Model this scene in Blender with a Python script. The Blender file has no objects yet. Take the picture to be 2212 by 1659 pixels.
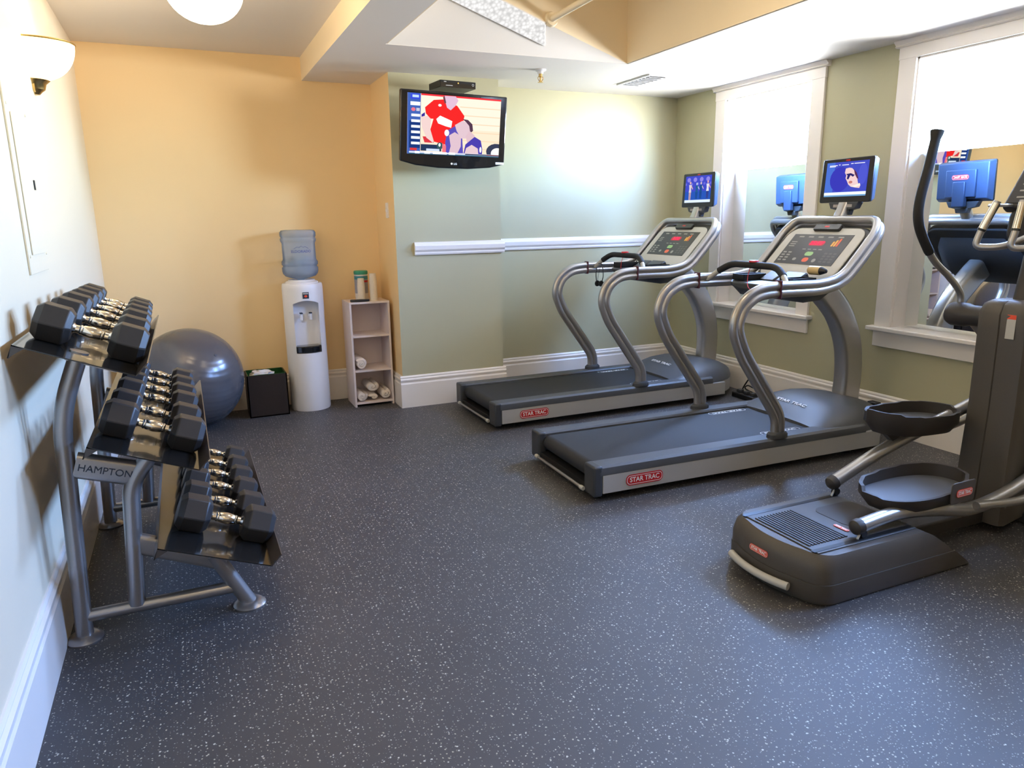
import bpy, bmesh, math, random
from mathutils import Vector, Matrix, Euler
random.seed(7)
SC = bpy.context.scene
COL = SC.collection
PI = math.pi

# ------------------------------------------------------------------ camera
cam_d = bpy.data.cameras.new('camera')
cam_d.sensor_width = 36.0
cam_d.sensor_fit = 'HORIZONTAL'
cam_d.lens = 25.489
cam_d.clip_start = 0.05
cam_d.clip_end = 200
cam = bpy.data.objects.new('camera', cam_d)
COL.objects.link(cam)
RT = Vector((0.9125, -0.4088, -0.0146)).normalized()
FW = Vector((0.3956, 0.8910, -0.2229)).normalized()
UP = RT.cross(FW).normalized()
cam.matrix_world = Matrix(((RT.x, UP.x, -FW.x, 0.0), (RT.y, UP.y, -FW.y, 0.0), (RT.z, UP.z, -FW.z, 1.5), (0, 0, 0, 1)))
SC.camera = cam

# ------------------------------------------------------------------ view
SC.view_settings.view_transform = 'Standard'
SC.view_settings.look = 'None'
SC.view_settings.gamma = 1.0
SC.view_settings.use_curve_mapping = False
SC.view_settings.exposure = 1.0
SC.cycles.max_bounces = 10
SC.cycles.diffuse_bounces = 6
SC.cycles.sample_clamp_indirect = 8.0
SC.cycles.use_denoising = True
SC.cycles.caustics_reflective = False
SC.cycles.caustics_refractive = False

# ------------------------------------------------------------------ sky seen through the windows
W = bpy.data.worlds.new('daylight'); SC.world = W; W.use_nodes = True
wn = W.node_tree; wn.nodes.clear()
w_out = wn.nodes.new('ShaderNodeOutputWorld'); w_bg = wn.nodes.new('ShaderNodeBackground')
w_tc = wn.nodes.new('ShaderNodeTexCoord'); w_sep = wn.nodes.new('ShaderNodeSeparateXYZ')
w_mr = wn.nodes.new('ShaderNodeMapRange'); w_cr = wn.nodes.new('ShaderNodeValToRGB')
w_mr.inputs['From Min'].default_value = -1; w_mr.inputs['From Max'].default_value = 1
wn.links.new(w_tc.outputs['Generated'], w_sep.inputs[0]); wn.links.new(w_sep.outputs['Z'], w_mr.inputs['Value'])
wn.links.new(w_mr.outputs['Result'], w_cr.inputs['Fac']); wn.links.new(w_cr.outputs['Color'], w_bg.inputs['Color'])
wn.links.new(w_bg.outputs[0], w_out.inputs[0])
cr = w_cr.color_ramp
cr.elements[0].position = 0.30; cr.elements[0].color = (0.44, 0.46, 0.46, 1)
cr.elements[1].position = 0.62; cr.elements[1].color = (0.28, 0.52, 1.10, 1)
e_ = cr.elements.new(0.485); e_.color = (0.72, 0.76, 0.80, 1)
e_ = cr.elements.new(0.51); e_.color = (0.60, 0.86, 1.1, 1)
SKY = 62.0
w_bg.inputs['Strength'].default_value = SKY

# windows: (y near, y far) of the clear opening in the right wall
WINDOWS = [(4.28, 5.235), (2.487, 3.44), (0.69, 1.645)]
WX = 4.37
Z_SILL, Z_MIR, Z_HEAD = 0.735, 1.875, 2.455
for (a, b) in WINDOWS:
    ld = bpy.data.lights.new('window_portal', 'AREA'); ld.shape = 'RECTANGLE'
    ld.size = b - a; ld.size_y = Z_HEAD - Z_MIR
    ld.cycles.is_portal = True
    lo = bpy.data.objects.new('window_portal', ld); COL.objects.link(lo)
    lo.location = (WX + 0.19, (a + b) / 2, (Z_HEAD + Z_MIR) / 2)
    lo.rotation_euler = Euler((PI / 2, 0, PI / 2))     # faces -x

# ------------------------------------------------------------------ materials
MATS = {}
def mat(name, color, rough=0.5, metal=0.0, noise=0.0, nscale=60.0, bump=0.0, bscale=120.0, spec=0.5, coat=0.0, emit=None, estr=0.0, trans=0.0, alpha=1.0, ior=1.45):
    if name in MATS: return MATS[name]
    m = bpy.data.materials.new(name); m.use_nodes = True
    nt = m.node_tree; b = nt.nodes['Principled BSDF']
    b.inputs['Base Color'].default_value = (*color, 1); b.inputs['Roughness'].default_value = rough
    b.inputs['Metallic'].default_value = metal; b.inputs['Specular IOR Level'].default_value = spec
    b.inputs['Coat Weight'].default_value = coat; b.inputs['IOR'].default_value = ior
    b.inputs['Transmission Weight'].default_value = trans; b.inputs['Alpha'].default_value = alpha
    if emit:
        b.inputs['Emission Color'].default_value = (*emit, 1); b.inputs['Emission Strength'].default_value = estr
    tc = nt.nodes.new('ShaderNodeTexCoord')
    if noise > 0:
        n = nt.nodes.new('ShaderNodeTexNoise'); n.inputs['Scale'].default_value = nscale; n.inputs['Detail'].default_value = 3
        nt.links.new(tc.outputs['Object'], n.inputs['Vector'])
        mr = nt.nodes.new('ShaderNodeMapRange'); mr.inputs['To Min'].default_value = 1 - noise; mr.inputs['To Max'].default_value = 1 + noise
        nt.links.new(n.outputs['Fac'], mr.inputs['Value'])
        mx = nt.nodes.new('ShaderNodeVectorMath'); mx.operation = 'SCALE'
        mx.inputs[0].default_value = color; nt.links.new(mr.outputs['Result'], mx.inputs['Scale'])
        nt.links.new(mx.outputs['Vector'], b.inputs['Base Color'])
    if bump > 0:
        n2 = nt.nodes.new('ShaderNodeTexNoise'); n2.inputs['Scale'].default_value = bscale; n2.inputs['Detail'].default_value = 4
        nt.links.new(tc.outputs['Object'], n2.inputs['Vector'])
        bp = nt.nodes.new('ShaderNodeBump'); bp.inputs['Strength'].default_value = bump; bp.inputs['Distance'].default_value = 0.002
        nt.links.new(n2.outputs['Fac'], bp.inputs['Height']); nt.links.new(bp.outputs['Normal'], b.inputs['Normal'])
    MATS[name] = m
    return m
def emis(name, color, s=1.0):
    if name in MATS: return MATS[name]
    m = bpy.data.materials.new(name); m.use_nodes = True; nt = m.node_tree; nt.nodes.clear()
    o = nt.nodes.new('ShaderNodeOutputMaterial'); e = nt.nodes.new('ShaderNodeEmission')
    e.inputs[0].default_value = (*color, 1); e.inputs[1].default_value = s
    nt.links.new(e.outputs[0], o.inputs[0]); MATS[name] = m
    return m
def lin(r, g, b):
    f = lambda c: (c / 255 / 12.92) if c / 255 <= 0.04045 else ((c / 255 + 0.055) / 1.055) ** 2.4
    return (f(r), f(g), f(b))

def floor_material():
    m = bpy.data.materials.new('flecked_rubber'); m.use_nodes = True; nt = m.node_tree; L = nt.links
    b = nt.nodes['Principled BSDF']; b.inputs['Roughness'].default_value = 0.50; b.inputs['Specular IOR Level'].default_value = 0.6
    tc = nt.nodes.new('ShaderNodeTexCoord')
    n = nt.nodes.new('ShaderNodeTexNoise'); n.inputs['Scale'].default_value = 2.2; n.inputs['Detail'].default_value = 5
    L.new(tc.outputs['Object'], n.inputs['Vector'])
    ramp = nt.nodes.new('ShaderNodeMix'); ramp.data_type = 'RGBA'
    ramp.inputs['A'].default_value = (0.040, 0.037, 0.038, 1); ramp.inputs['B'].default_value = (0.060, 0.056, 0.058, 1)
    L.new(n.outputs['Fac'], ramp.inputs['Factor'])
    prev = ramp.outputs['Result']
    for sc, thr, colr, keep in ((62, 0.135, (0.42, 0.38, 0.30, 1), 0.42), (105, 0.16, (0.25, 0.25, 0.24, 1), 0.30), (48, 0.12, (0.50, 0.48, 0.42, 1), 0.25)):
        # jitter the lookup so that the flecks have ragged outlines
        v = nt.nodes.new('ShaderNodeTexVoronoi'); v.voronoi_dimensions = '2D'; v.inputs['Scale'].default_value = sc
        nz = nt.nodes.new('ShaderNodeTexNoise'); nz.inputs['Scale'].default_value = 300; L.new(tc.outputs['Object'], nz.inputs['Vector'])
        ad = nt.nodes.new('ShaderNodeVectorMath'); ad.operation = 'MULTIPLY_ADD'; ad.inputs[1].default_value = (0.005, 0.005, 0)
        L.new(nz.outputs['Color'], ad.inputs[0]); L.new(tc.outputs['Object'], ad.inputs[2]); L.new(ad.outputs[0], v.inputs['Vector'])
        sx = nt.nodes.new('ShaderNodeSeparateColor'); L.new(v.outputs['Color'], sx.inputs[0])
        # the cell's random number sets the size; most cells get none
        mr = nt.nodes.new('ShaderNodeMapRange'); mr.inputs['From Min'].default_value = 1 - keep; mr.inputs['From Max'].default_value = 1.0
        mr.inputs['To Min'].default_value = 0.03; mr.inputs['To Max'].default_value = thr * 1.35
        L.new(sx.outputs[0], mr.inputs['Value'])
        lt = nt.nodes.new('ShaderNodeMath'); lt.operation = 'LESS_THAN'; L.new(v.outputs['Distance'], lt.inputs[0]); L.new(mr.outputs['Result'], lt.inputs[1])
        gt = nt.nodes.new('ShaderNodeMath'); gt.operation = 'GREATER_THAN'; L.new(sx.outputs[0], gt.inputs[0]); gt.inputs[1].default_value = 1 - keep
        mu = nt.nodes.new('ShaderNodeMath'); mu.operation = 'MULTIPLY'; L.new(lt.outputs[0], mu.inputs[0]); L.new(gt.outputs[0], mu.inputs[1])
        mx = nt.nodes.new('ShaderNodeMix'); mx.data_type = 'RGBA'; mx.inputs['B'].default_value = colr
        L.new(mu.outputs[0], mx.inputs['Factor']); L.new(prev, mx.inputs['A']); prev = mx.outputs['Result']
    L.new(prev, b.inputs['Base Color'])
    n2 = nt.nodes.new('ShaderNodeTexNoise'); n2.inputs['Scale'].default_value = 420; n2.inputs['Detail'].default_value = 3
    L.new(tc.outputs['Object'], n2.inputs['Vector'])
    bp = nt.nodes.new('ShaderNodeBump'); bp.inputs['Strength'].default_value = 0.35; bp.inputs['Distance'].default_value = 0.002
    L.new(n2.outputs['Fac'], bp.inputs['Height']); L.new(bp.outputs['Normal'], b.inputs['Normal'])
    return m
def paint(name, color, rough=0.45):
    return mat(name, color, rough, noise=0.02, nscale=3, bump=0.12, bscale=90, spec=0.35)
def pane_material():
    m = bpy.data.materials.new('window_glass'); m.use_nodes = True; nt = m.node_tree; nt.nodes.clear()
    o = nt.nodes.new('ShaderNodeOutputMaterial'); t = nt.nodes.new('ShaderNodeBsdfTransparent'); g = nt.nodes.new('ShaderNodeBsdfGlossy')
    g.inputs['Roughness'].default_value = 0.02; mx = nt.nodes.new('ShaderNodeMixShader'); fr = nt.nodes.new('ShaderNodeFresnel')
    fr.inputs['IOR'].default_value = 1.3
    nt.links.new(fr.outputs[0], mx.inputs[0]); nt.links.new(t.outputs[0], mx.inputs[1]); nt.links.new(g.outputs[0], mx.inputs[2]); nt.links.new(mx.outputs[0], o.inputs[0])
    return m
def glowing_texture_material():
    m = bpy.data.materials.new('glowing_texture'); m.use_nodes = True; nt = m.node_tree; nt.nodes.clear()
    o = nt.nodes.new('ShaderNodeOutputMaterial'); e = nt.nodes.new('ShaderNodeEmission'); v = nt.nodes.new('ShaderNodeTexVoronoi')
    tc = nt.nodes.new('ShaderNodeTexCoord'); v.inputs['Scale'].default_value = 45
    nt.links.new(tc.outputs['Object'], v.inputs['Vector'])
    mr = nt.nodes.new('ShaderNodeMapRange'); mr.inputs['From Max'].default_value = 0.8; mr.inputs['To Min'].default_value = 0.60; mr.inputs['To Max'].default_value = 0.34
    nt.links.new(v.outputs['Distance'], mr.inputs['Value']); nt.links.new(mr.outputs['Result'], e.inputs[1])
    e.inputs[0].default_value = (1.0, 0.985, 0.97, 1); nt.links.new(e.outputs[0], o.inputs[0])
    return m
def tint_material(name, tint, body, amount, ior=1.45):
    m = bpy.data.materials.new(name); m.use_nodes = True; nt = m.node_tree; nt.nodes.clear()
    o = nt.nodes.new('ShaderNodeOutputMaterial'); t = nt.nodes.new('ShaderNodeBsdfTransparent'); t.inputs[0].default_value = (*tint, 1)
    d = nt.nodes.new('ShaderNodeBsdfTranslucent'); d.inputs[0].default_value = (*body, 1)
    df = nt.nodes.new('ShaderNodeBsdfDiffuse'); df.inputs[0].default_value = (*body, 1)
    g = nt.nodes.new('ShaderNodeBsdfGlossy'); g.inputs['Roughness'].default_value = 0.1
    a = nt.nodes.new('ShaderNodeMixShader'); a.inputs[0].default_value = 0.5; nt.links.new(d.outputs[0], a.inputs[1]); nt.links.new(df.outputs[0], a.inputs[2])
    b = nt.nodes.new('ShaderNodeMixShader'); b.inputs[0].default_value = amount; nt.links.new(t.outputs[0], b.inputs[1]); nt.links.new(a.outputs[0], b.inputs[2])
    lw = nt.nodes.new('ShaderNodeLayerWeight'); lw.inputs[0].default_value = 0.12
    c = nt.nodes.new('ShaderNodeMixShader'); nt.links.new(lw.outputs['Fresnel'], c.inputs[0]); nt.links.new(b.outputs[0], c.inputs[1]); nt.links.new(g.outputs[0], c.inputs[2])
    nt.links.new(c.outputs[0], o.inputs[0])
    return m

M_FLOOR = floor_material()
M_YEL = paint('yellow_wall_paint', lin(240, 209, 158))
M_CREAM = paint('cream_wall_paint', lin(228, 212, 184))
M_GREEN = paint('sage_wall_paint', lin(180, 174, 143))
M_CEIL = paint('white_ceiling_paint', lin(226, 220, 215), 0.6)
M_WELL = paint('peach_well_paint', lin(240, 222, 190), 0.6)
M_TRIM = mat('white_gloss_trim', lin(232, 224, 216), 0.3, noise=0.015, nscale=4, bump=0.05, bscale=60)
M_SILVER = mat('silver_powder_coat', (0.40, 0.39, 0.385), 0.30, metal=0.75, noise=0.03, nscale=200, coat=0.25)
M_SILVER2 = mat('silver_side_panel', (0.44, 0.43, 0.42), 0.42, metal=0.15, noise=0.04, nscale=300)
M_GUN = mat('gunmetal_tube', (0.34, 0.325, 0.32), 0.30, metal=0.8, noise=0.04, nscale=150)
M_CHROME = mat('chrome_handle', (0.80, 0.74, 0.66), 0.16, metal=1.0, noise=0.02)
M_DARK = mat('charcoal_plastic', (0.045, 0.047, 0.052), 0.42, noise=0.08, nscale=250, bump=0.25, bscale=500)
M_GREY = mat('grey_plastic', (0.075, 0.078, 0.085), 0.45, noise=0.06, nscale=250, bump=0.2, bscale=500)
M_ELL = mat('warm_grey_plastic', (0.078, 0.068, 0.058), 0.42, noise=0.08, nscale=220, bump=0.25, bscale=450)
M_ELLD = mat('dark_warm_plastic', (0.035, 0.030, 0.027), 0.45, noise=0.08, nscale=220, bump=0.25, bscale=450)
M_BLACK = mat('black_plastic', (0.012, 0.012, 0.013), 0.35, noise=0.1, nscale=120)
M_GLOSS = mat('gloss_black', (0.008, 0.008, 0.009), 0.12, noise=0.05, coat=0.6)
M_TRAY = mat('polished_black_tray', (0.012, 0.011, 0.010), 0.16, noise=0.05, coat=0.5)
M_TRAYEDGE = mat('tray_edge_lit', (0.055, 0.045, 0.04), 0.30, noise=0.05, coat=0.3)  # tray black lightened to brown, in place of the lip's warm reflection
M_RUB = mat('black_rubber', (0.030, 0.027, 0.026), 0.40, noise=0.1, nscale=300, bump=0.15, bscale=400)
M_BELT = mat('running_belt', (0.020, 0.020, 0.023), 0.6, noise=0.25, nscale=500, bump=0.4, bscale=700)
M_FOAM = mat('black_foam_grip', (0.014, 0.013, 0.013), 0.7, noise=0.15, nscale=300, bump=0.5, bscale=500)
M_WHITE = mat('white_plastic', lin(232, 230, 232), 0.35, noise=0.01)
M_LAM = mat('white_laminate', lin(222, 208, 205), 0.4, noise=0.02, nscale=30)
M_TOWEL = mat('white_terry', lin(232, 220, 210), 0.95, noise=0.08, nscale=300, bump=1.0, bscale=500)
M_BALL = mat('silver_grey_vinyl', (0.115, 0.11, 0.115), 0.24, metal=0.35, noise=0.03, nscale=40, spec=0.6)
M_BIN = mat('dark_brown_bin', (0.020, 0.012, 0.009), 0.5, noise=0.2, nscale=90, bump=0.3, bscale=120)
M_LINER = mat('green_liner', (0.010, 0.06, 0.015), 0.3, noise=0.2)
M_PAPER = mat('white_paper', lin(215, 210, 205), 0.8, noise=0.05)
M_BRASS = mat('brass', (0.62, 0.42, 0.16), 0.25, metal=1.0, noise=0.05)
M_FACE = mat('console_face_grey', (0.46, 0.45, 0.42), 0.4, noise=0.03)
M_PANEL = mat('console_panel_dark', (0.022, 0.020, 0.021), 0.35, noise=0.1)
M_BLUEBACK = mat('blue_grey_monitor_shell', (0.05, 0.08, 0.15), 0.38, metal=0.3, noise=0.05)
M_RED = mat('red_badge', lin(190, 30, 35), 0.4, noise=0.03)
M_REDC = mat('red_cord', lin(200, 30, 25), 0.5, noise=0.03)
M_ORANGE = mat('orange_badge', lin(225, 80, 50), 0.4, noise=0.03)
M_INKW = mat('white_ink', lin(235, 235, 235), 0.5, noise=0.01)
M_INKD = mat('dark_ink', lin(45, 50, 65), 0.5, noise=0.01)
M_GLASS = pane_material()
M_MIRROR = mat('mirror_glass', (0.90, 0.93, 0.91), 0.012, metal=1.0, noise=0.005)
M_BOTTLE = tint_material('blue_polycarbonate', (0.94, 0.97, 1.0), (0.60, 0.76, 1.0), 0.42)
M_WATER = tint_material('water_tint', (0.90, 0.95, 1.0), (0.55, 0.70, 0.95), 0.15)
M_GLOWTEX = glowing_texture_material()
M_GLOBE = emis('lit_globe_glass', (1.0, 0.80, 0.52), 7.0)
M_BOWL = emis('lit_sconce_glass', (1.0, 0.80, 0.50), 3.6)

# ------------------------------------------------------------------ mesh helpers
def new_obj(name, bm, m, parent=None, smooth=True, bevel=0.0, seg=2, angle=35):
    me = bpy.data.meshes.new(name)
    bmesh.ops.recalc_face_normals(bm, faces=bm.faces[:])
    bm.to_mesh(me); bm.free()
    ms = m if isinstance(m, (list, tuple)) else [m]
    for x in ms: me.materials.append(x)
    o = bpy.data.objects.new(name, me); COL.objects.link(o)
    if smooth:
        for p in me.polygons: p.use_smooth = True
        try: me.set_sharp_from_angle(angle=math.radians(angle))
        except Exception: pass
    if bevel > 0:
        b = o.modifiers.new('bevel', 'BEVEL'); b.width = bevel; b.segments = seg; b.limit_method = 'ANGLE'; b.angle_limit = math.radians(40); b.harden_normals = False
    if parent: o.parent = parent
    return o
def thing(name, label, cat, loc=(0, 0, 0), rz=0, group=None):
    o = bpy.data.objects.new(name, None); COL.objects.link(o); o.empty_display_size = 0.1
    o.location = loc; o.rotation_euler = (0, 0, rz); o['label'] = label; o['category'] = cat
    if group: o['group'] = group
    return o
def tag(o, label, cat, group=None):
    o['label'] = label; o['category'] = cat
    if group: o['group'] = group
    return o
def struct(name, bm, m, bevel=0.0, smooth=False):
    o = new_obj(name, bm, m, None, smooth, bevel); o['kind'] = 'structure'; return o
def B(): return bmesh.new()
def box(bm, x0, y0, z0, x1, y1, z1, mi=0, M=None):
    vs = [Vector(c) for c in ((x0, y0, z0), (x1, y0, z0), (x1, y1, z0), (x0, y1, z0), (x0, y0, z1), (x1, y0, z1), (x1, y1, z1), (x0, y1, z1))]
    if M: vs = [M @ v for v in vs]
    vs = [bm.verts.new(v) for v in vs]
    for f in ((0, 3, 2, 1), (4, 5, 6, 7), (0, 1, 5, 4), (1, 2, 6, 5), (2, 3, 7, 6), (3, 0, 4, 7)):
        bm.faces.new([vs[i] for i in f]).material_index = mi
    return vs
def quad(bm, pts, mi=0):
    f = bm.faces.new([bm.verts.new(Vector(p)) for p in pts]); f.material_index = mi; return f
def prism(bm, poly, axis, a, b, mi=0, M=None):
    """poly: 2D points; axis 'x': (y,z), 'y': (x,z), 'z': (x,y); extruded from a to b."""
    def P(p, t):
        v = Vector({'x': (t, p[0], p[1]), 'y': (p[0], t, p[1]), 'z': (p[0], p[1], t)}[axis])
        return M @ v if M else v
    A = [bm.verts.new(P(p, a)) for p in poly]; C = [bm.verts.new(P(p, b)) for p in poly]; n = len(poly)
    bm.faces.new(A).material_index = mi; bm.faces.new(C[::-1]).material_index = mi
    for i in range(n): bm.faces.new((A[i], C[i], C[(i + 1) % n], A[(i + 1) % n])).material_index = mi
def lathe(bm, prof, c=(0, 0, 0), axis='z', n=32, caps=True, mi=0, a0=0.0, a1=2 * PI):
    c = Vector(c); rings = []; full = abs((a1 - a0) - 2 * PI) < 1e-6; k = n if full else n + 1
    for r, h in prof:
        ring = []
        for i in range(k):
            t = a0 + (a1 - a0) * i / n
            p = {'z': (r * math.cos(t), r * math.sin(t), h), 'x': (h, r * math.cos(t), r * math.sin(t)), 'y': (r * math.cos(t), h, r * math.sin(t))}[axis]
            ring.append(bm.verts.new(c + Vector(p)))
        rings.append(ring)
    for A, C in zip(rings, rings[1:]):
        for i in range(n):
            j = (i + 1) % k
            try: bm.faces.new((A[i], A[j], C[j], C[i])).material_index = mi
            except ValueError: pass
    if caps and full:
        for R in (rings[0], rings[-1]):
            try: bm.faces.new(R).material_index = mi
            except ValueError: pass
def fillet(pts, r, n=6):
    pts = [Vector(p) for p in pts]
    if not isinstance(r, (list, tuple)): r = [r] * len(pts)
    out = [pts[0]]
    for i in range(1, len(pts) - 1):
        a, b, c = pts[i - 1], pts[i], pts[i + 1]
        u = (a - b); v = (c - b); lu, lv = u.length, v.length; u.normalize(); v.normalize()
        d = min(r[i], lu * 0.48, lv * 0.48)
        p0 = b + u * d; p1 = b + v * d
        for k in range(n + 1):
            t = k / n; out.append(p0 * (1 - t) ** 2 + b * 2 * t * (1 - t) + p1 * t * t)
    out.append(pts[-1]); return out
def smooth_path(pts, n=8):
    pts = [Vector(p) for p in pts]; P = [pts[0] * 2 - pts[1]] + pts + [pts[-1] * 2 - pts[-2]]; out = []
    for i in range(1, len(P) - 2):
        for k in range(n):
            t = k / n
            out.append(0.5 * ((2 * P[i]) + (P[i + 1] - P[i - 1]) * t + (2 * P[i - 1] - 5 * P[i] + 4 * P[i + 1] - P[i + 2]) * t * t + (3 * P[i] - P[i - 1] - 3 * P[i + 1] + P[i + 2]) * t ** 3))
    out.append(pts[-1]); return out
def circle(r, n=16, rb=None):
    rb = rb or r
    return [(r * math.cos(2 * PI * i / n), rb * math.sin(2 * PI * i / n)) for i in range(n)]
def sweep(bm, path, prof, up=(0, 0, 1), scales=None, closed=False, mi=0, caps=True):
    """prof: 2D points (n, b): n is 'up' made square to the path, b = t x n; parallel transport."""
    path = [Vector(p) for p in path]; N = len(path); rings = []; nrm = None
    for i, p in enumerate(path):
        if closed: t = (path[(i + 1) % N] - path[i - 1]).normalized()
        else: t = (path[min(i + 1, N - 1)] - path[max(i - 1, 0)]).normalized()
        ref = Vector(up) if nrm is None else nrm
        nrm = (ref - t * ref.dot(t))
        if nrm.length < 1e-6: nrm = t.orthogonal()
        nrm.normalize(); bi = t.cross(nrm); s = scales[i] if scales else 1.0
        if not isinstance(s, (tuple, list)): s = (s, s)
        rings.append([bm.verts.new(p + nrm * (q[0] * s[0]) + bi * (q[1] * s[1])) for q in prof])
    k = len(prof)
    for i in range(N if closed else N - 1):
        A, C = rings[i], rings[(i + 1) % N]
        for j in range(k): bm.faces.new((A[j], A[(j + 1) % k], C[(j + 1) % k], C[j])).material_index = mi
    if not closed and caps:
        bm.faces.new(rings[0][::-1]).material_index = mi; bm.faces.new(rings[-1]).material_index = mi
def tube(bm, path, r, n=14, **k): sweep(bm, path, circle(r, n), **k)
def rrect(w, h, r, n=5, cx=0, cy=0):
    out = []
    for sx, sy, a in ((1, 1, 0), (-1, 1, PI / 2), (-1, -1, PI), (1, -1, 1.5 * PI)):
        for k in range(n + 1):
            t = a + PI / 2 * k / n
            out.append((cx + sx * (w / 2 - r) + r * math.cos(t), cy + sy * (h / 2 - r) + r * math.sin(t)))
    return out
def frame_m(origin, right, up):
    r = Vector(right).normalized(); u = Vector(up); u = (u - r * u.dot(r)).normalized(); n = r.cross(u); o = Vector(origin)
    return Matrix(((r.x, u.x, n.x, o.x), (r.y, u.y, n.y, o.y), (r.z, u.z, n.z, o.z), (0, 0, 0, 1)))
def flatpoly(bm, poly, M, z=0.0, mi=0):
    f = bm.faces.new([bm.verts.new(M @ Vector((p[0], p[1], z))) for p in poly]); f.material_index = mi
def text_mesh(s, size, sx=1.0, ext=0.0004, bold=0.0):
    cu = bpy.data.curves.new('lettering', 'FONT'); cu.body = s; cu.size = size; cu.align_x = 'CENTER'; cu.align_y = 'CENTER'; cu.extrude = ext; cu.offset = bold
    o = bpy.data.objects.new('lettering', cu); COL.objects.link(o)
    bpy.context.view_layer.update()
    dg = bpy.context.evaluated_depsgraph_get(); me = bpy.data.meshes.new_from_object(o.evaluated_get(dg))
    bpy.data.objects.remove(o); bpy.data.curves.remove(cu)
    me.transform(Matrix.Diagonal((sx, 1, 1, 1)))
    return me
def text(name, s, size, M, m, parent, sx=1.0, ext=0.0004, bold=0.0):
    me = text_mesh(s, size, sx, ext, bold); me.name = name
    me.transform(M); me.materials.clear(); me.materials.append(m)
    o = bpy.data.objects.new(name, me); COL.objects.link(o)
    if parent: o.parent = parent
    return o
def badge(name, w, h, M, parent, m_bg, m_ink, s='STAR TRAC', label=None):
    """rounded plate with an outline and lettering (one part)"""
    bm = B(); prism(bm, rrect(w, h, h * 0.42), 'z', 0, 0.0015, 0, M)
    for (ow, oh, t) in ((w * 0.955, h * 0.80, h * 0.05),):
        O = rrect(ow, oh, oh * 0.42); I = rrect(ow - 2 * t, oh - 2 * t, (oh - 2 * t) * 0.42)
        VO = [bm.verts.new(M @ Vector((p[0], p[1], 0.0021))) for p in O]; VI = [bm.verts.new(M @ Vector((p[0], p[1], 0.0021))) for p in I]
        for i in range(len(O)):
            j = (i + 1) % len(O); bm.faces.new((VO[i], VO[j], VI[j], VI[i])).material_index = 1
    me = text_mesh(s, h * 0.62, 1.0, 0.0003, 0.0006)
    xs = [v.co.x for v in me.vertices]; k = (w * 0.80) / (max(xs) - min(xs)); me.transform(Matrix.Diagonal((k, 1, 1, 1)))
    me.transform(M @ Matrix.Translation((0, 0, 0.0021)))
    t = bmesh.new(); t.from_mesh(me)
    mp = {}
    for v in t.verts: mp[v] = bm.verts.new(v.co)
    for f in t.faces:
        try: bm.faces.new([mp[v] for v in f.verts]).material_index = 1
        except ValueError: pass
    t.free(); bpy.data.meshes.remove(me)
    o = new_obj(name, bm, [m_bg, m_ink], parent, smooth=False)
    if label: o['label'] = label
    return o
def dup(root, loc, rz=None, label=None, scale=None):
    r = root.copy(); COL.objects.link(r); r.location = loc
    if rz is not None: r.rotation_euler = rz
    if label: r['label'] = label
    if scale: r.scale = (scale,) * 3 if not isinstance(scale, tuple) else scale
    for ch in list(root.children):
        c = ch.copy(); COL.objects.link(c); c.parent = r
        for g in list(ch.children):
            d = g.copy(); COL.objects.link(d); d.parent = c
    return r

# ------------------------------------------------------------------ the room
XL, XR = -0.555, WX
Y0, YB = -1.4, 6.18                      # wall behind the camera, yellow back wall
YC, YG = 5.62, 5.93                      # column face, green recess
ZC, ZS = 2.74, 2.57                      # main ceiling, soffit
bm = B(); box(bm, XL - 0.2, Y0 - 0.2, -0.12, XR + 0.2, YB + 0.2, 0.0); struct('floor', bm, M_FLOOR)
bm = B(); box(bm, XL - 0.15, Y0 - 0.15, 0, XL, YB + 0.15, 3.3); struct('wall_left', bm, M_CREAM)
bm = B(); box(bm, XL, YB, 0, 1.525, YB + 0.15, 3.3); struct('wall_back_yellow', bm, M_YEL)
bm = B(); box(bm, XL, Y0 - 0.15, 0, XR + 0.2, Y0, 3.3); struct('wall_front', bm, M_YEL)
# column: green face, yellow return
bm = B(); box(bm, 1.525, YC, 0, 2.415, YB + 0.15, ZS + 0.01, 0)
for f in bm.faces:
    c = f.calc_center_median()
    f.material_index = 1 if abs(c.x - 1.525) < 1e-4 else 0
struct('wall_column', bm, [M_GREEN, M_YEL])
bm = B(); box(bm, 2.415, YG, 0, XR + 0.2, YG + 0.15, 3.3); struct('wall_back_green', bm, M_GREEN)
# right wall with three openings
WT = 0.165
bm = B(); ys = [Y0]
for (a, b) in sorted(WINDOWS): ys += [a, b]
ys.append(YG + 0.15)
for i in range(0, len(ys) - 1, 2): box(bm, WX, ys[i], 0, WX + WT, ys[i + 1], 3.3)
for (a, b) in WINDOWS:
    box(bm, WX, a, 0, WX + WT, b, Z_SILL - 0.03); box(bm, WX, a, Z_HEAD, WX + WT, b, 3.3)
bmesh.ops.remove_doubles(bm, verts=bm.verts[:], dist=1e-5)
struct('wall_right', bm, M_GREEN)
# ceilings
bm = B(); box(bm, XL, Y0, ZC, 0.985, YB, ZC + 0.15); struct('ceiling', bm, M_CEIL)
WY0, WY1, WXA, WXB = 1.25, 4.77, 1.29, 3.07          # light well opening
bm = B()
box(bm, 0.985, Y0, ZS, WXA, YB, 3.35); box(bm, WXB, Y0, ZS, XR, YG, 3.35)
box(bm, WXA, WY1, ZS, WXB, YB, 3.35); box(bm, WXA, Y0, ZS, WXB, WY0, 3.35)
for f in bm.faces:
    c = f.calc_center_median()
    if abs(c.x - 0.985) < 1e-4: f.material_index = 1
struct('ceiling_soffit', bm, [M_CEIL, M_WELL])
bm = B()   # inside of the light well: wall linings, skewed end wall, sloped foot and lid
box(bm, WXA + 0.001, WY0, ZS + 0.004, WXA + 0.012, WY1, 3.3)
box(bm, WXB - 0.012, WY0, ZS + 0.004, WXB - 0.001, WY1, 3.3)
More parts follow.
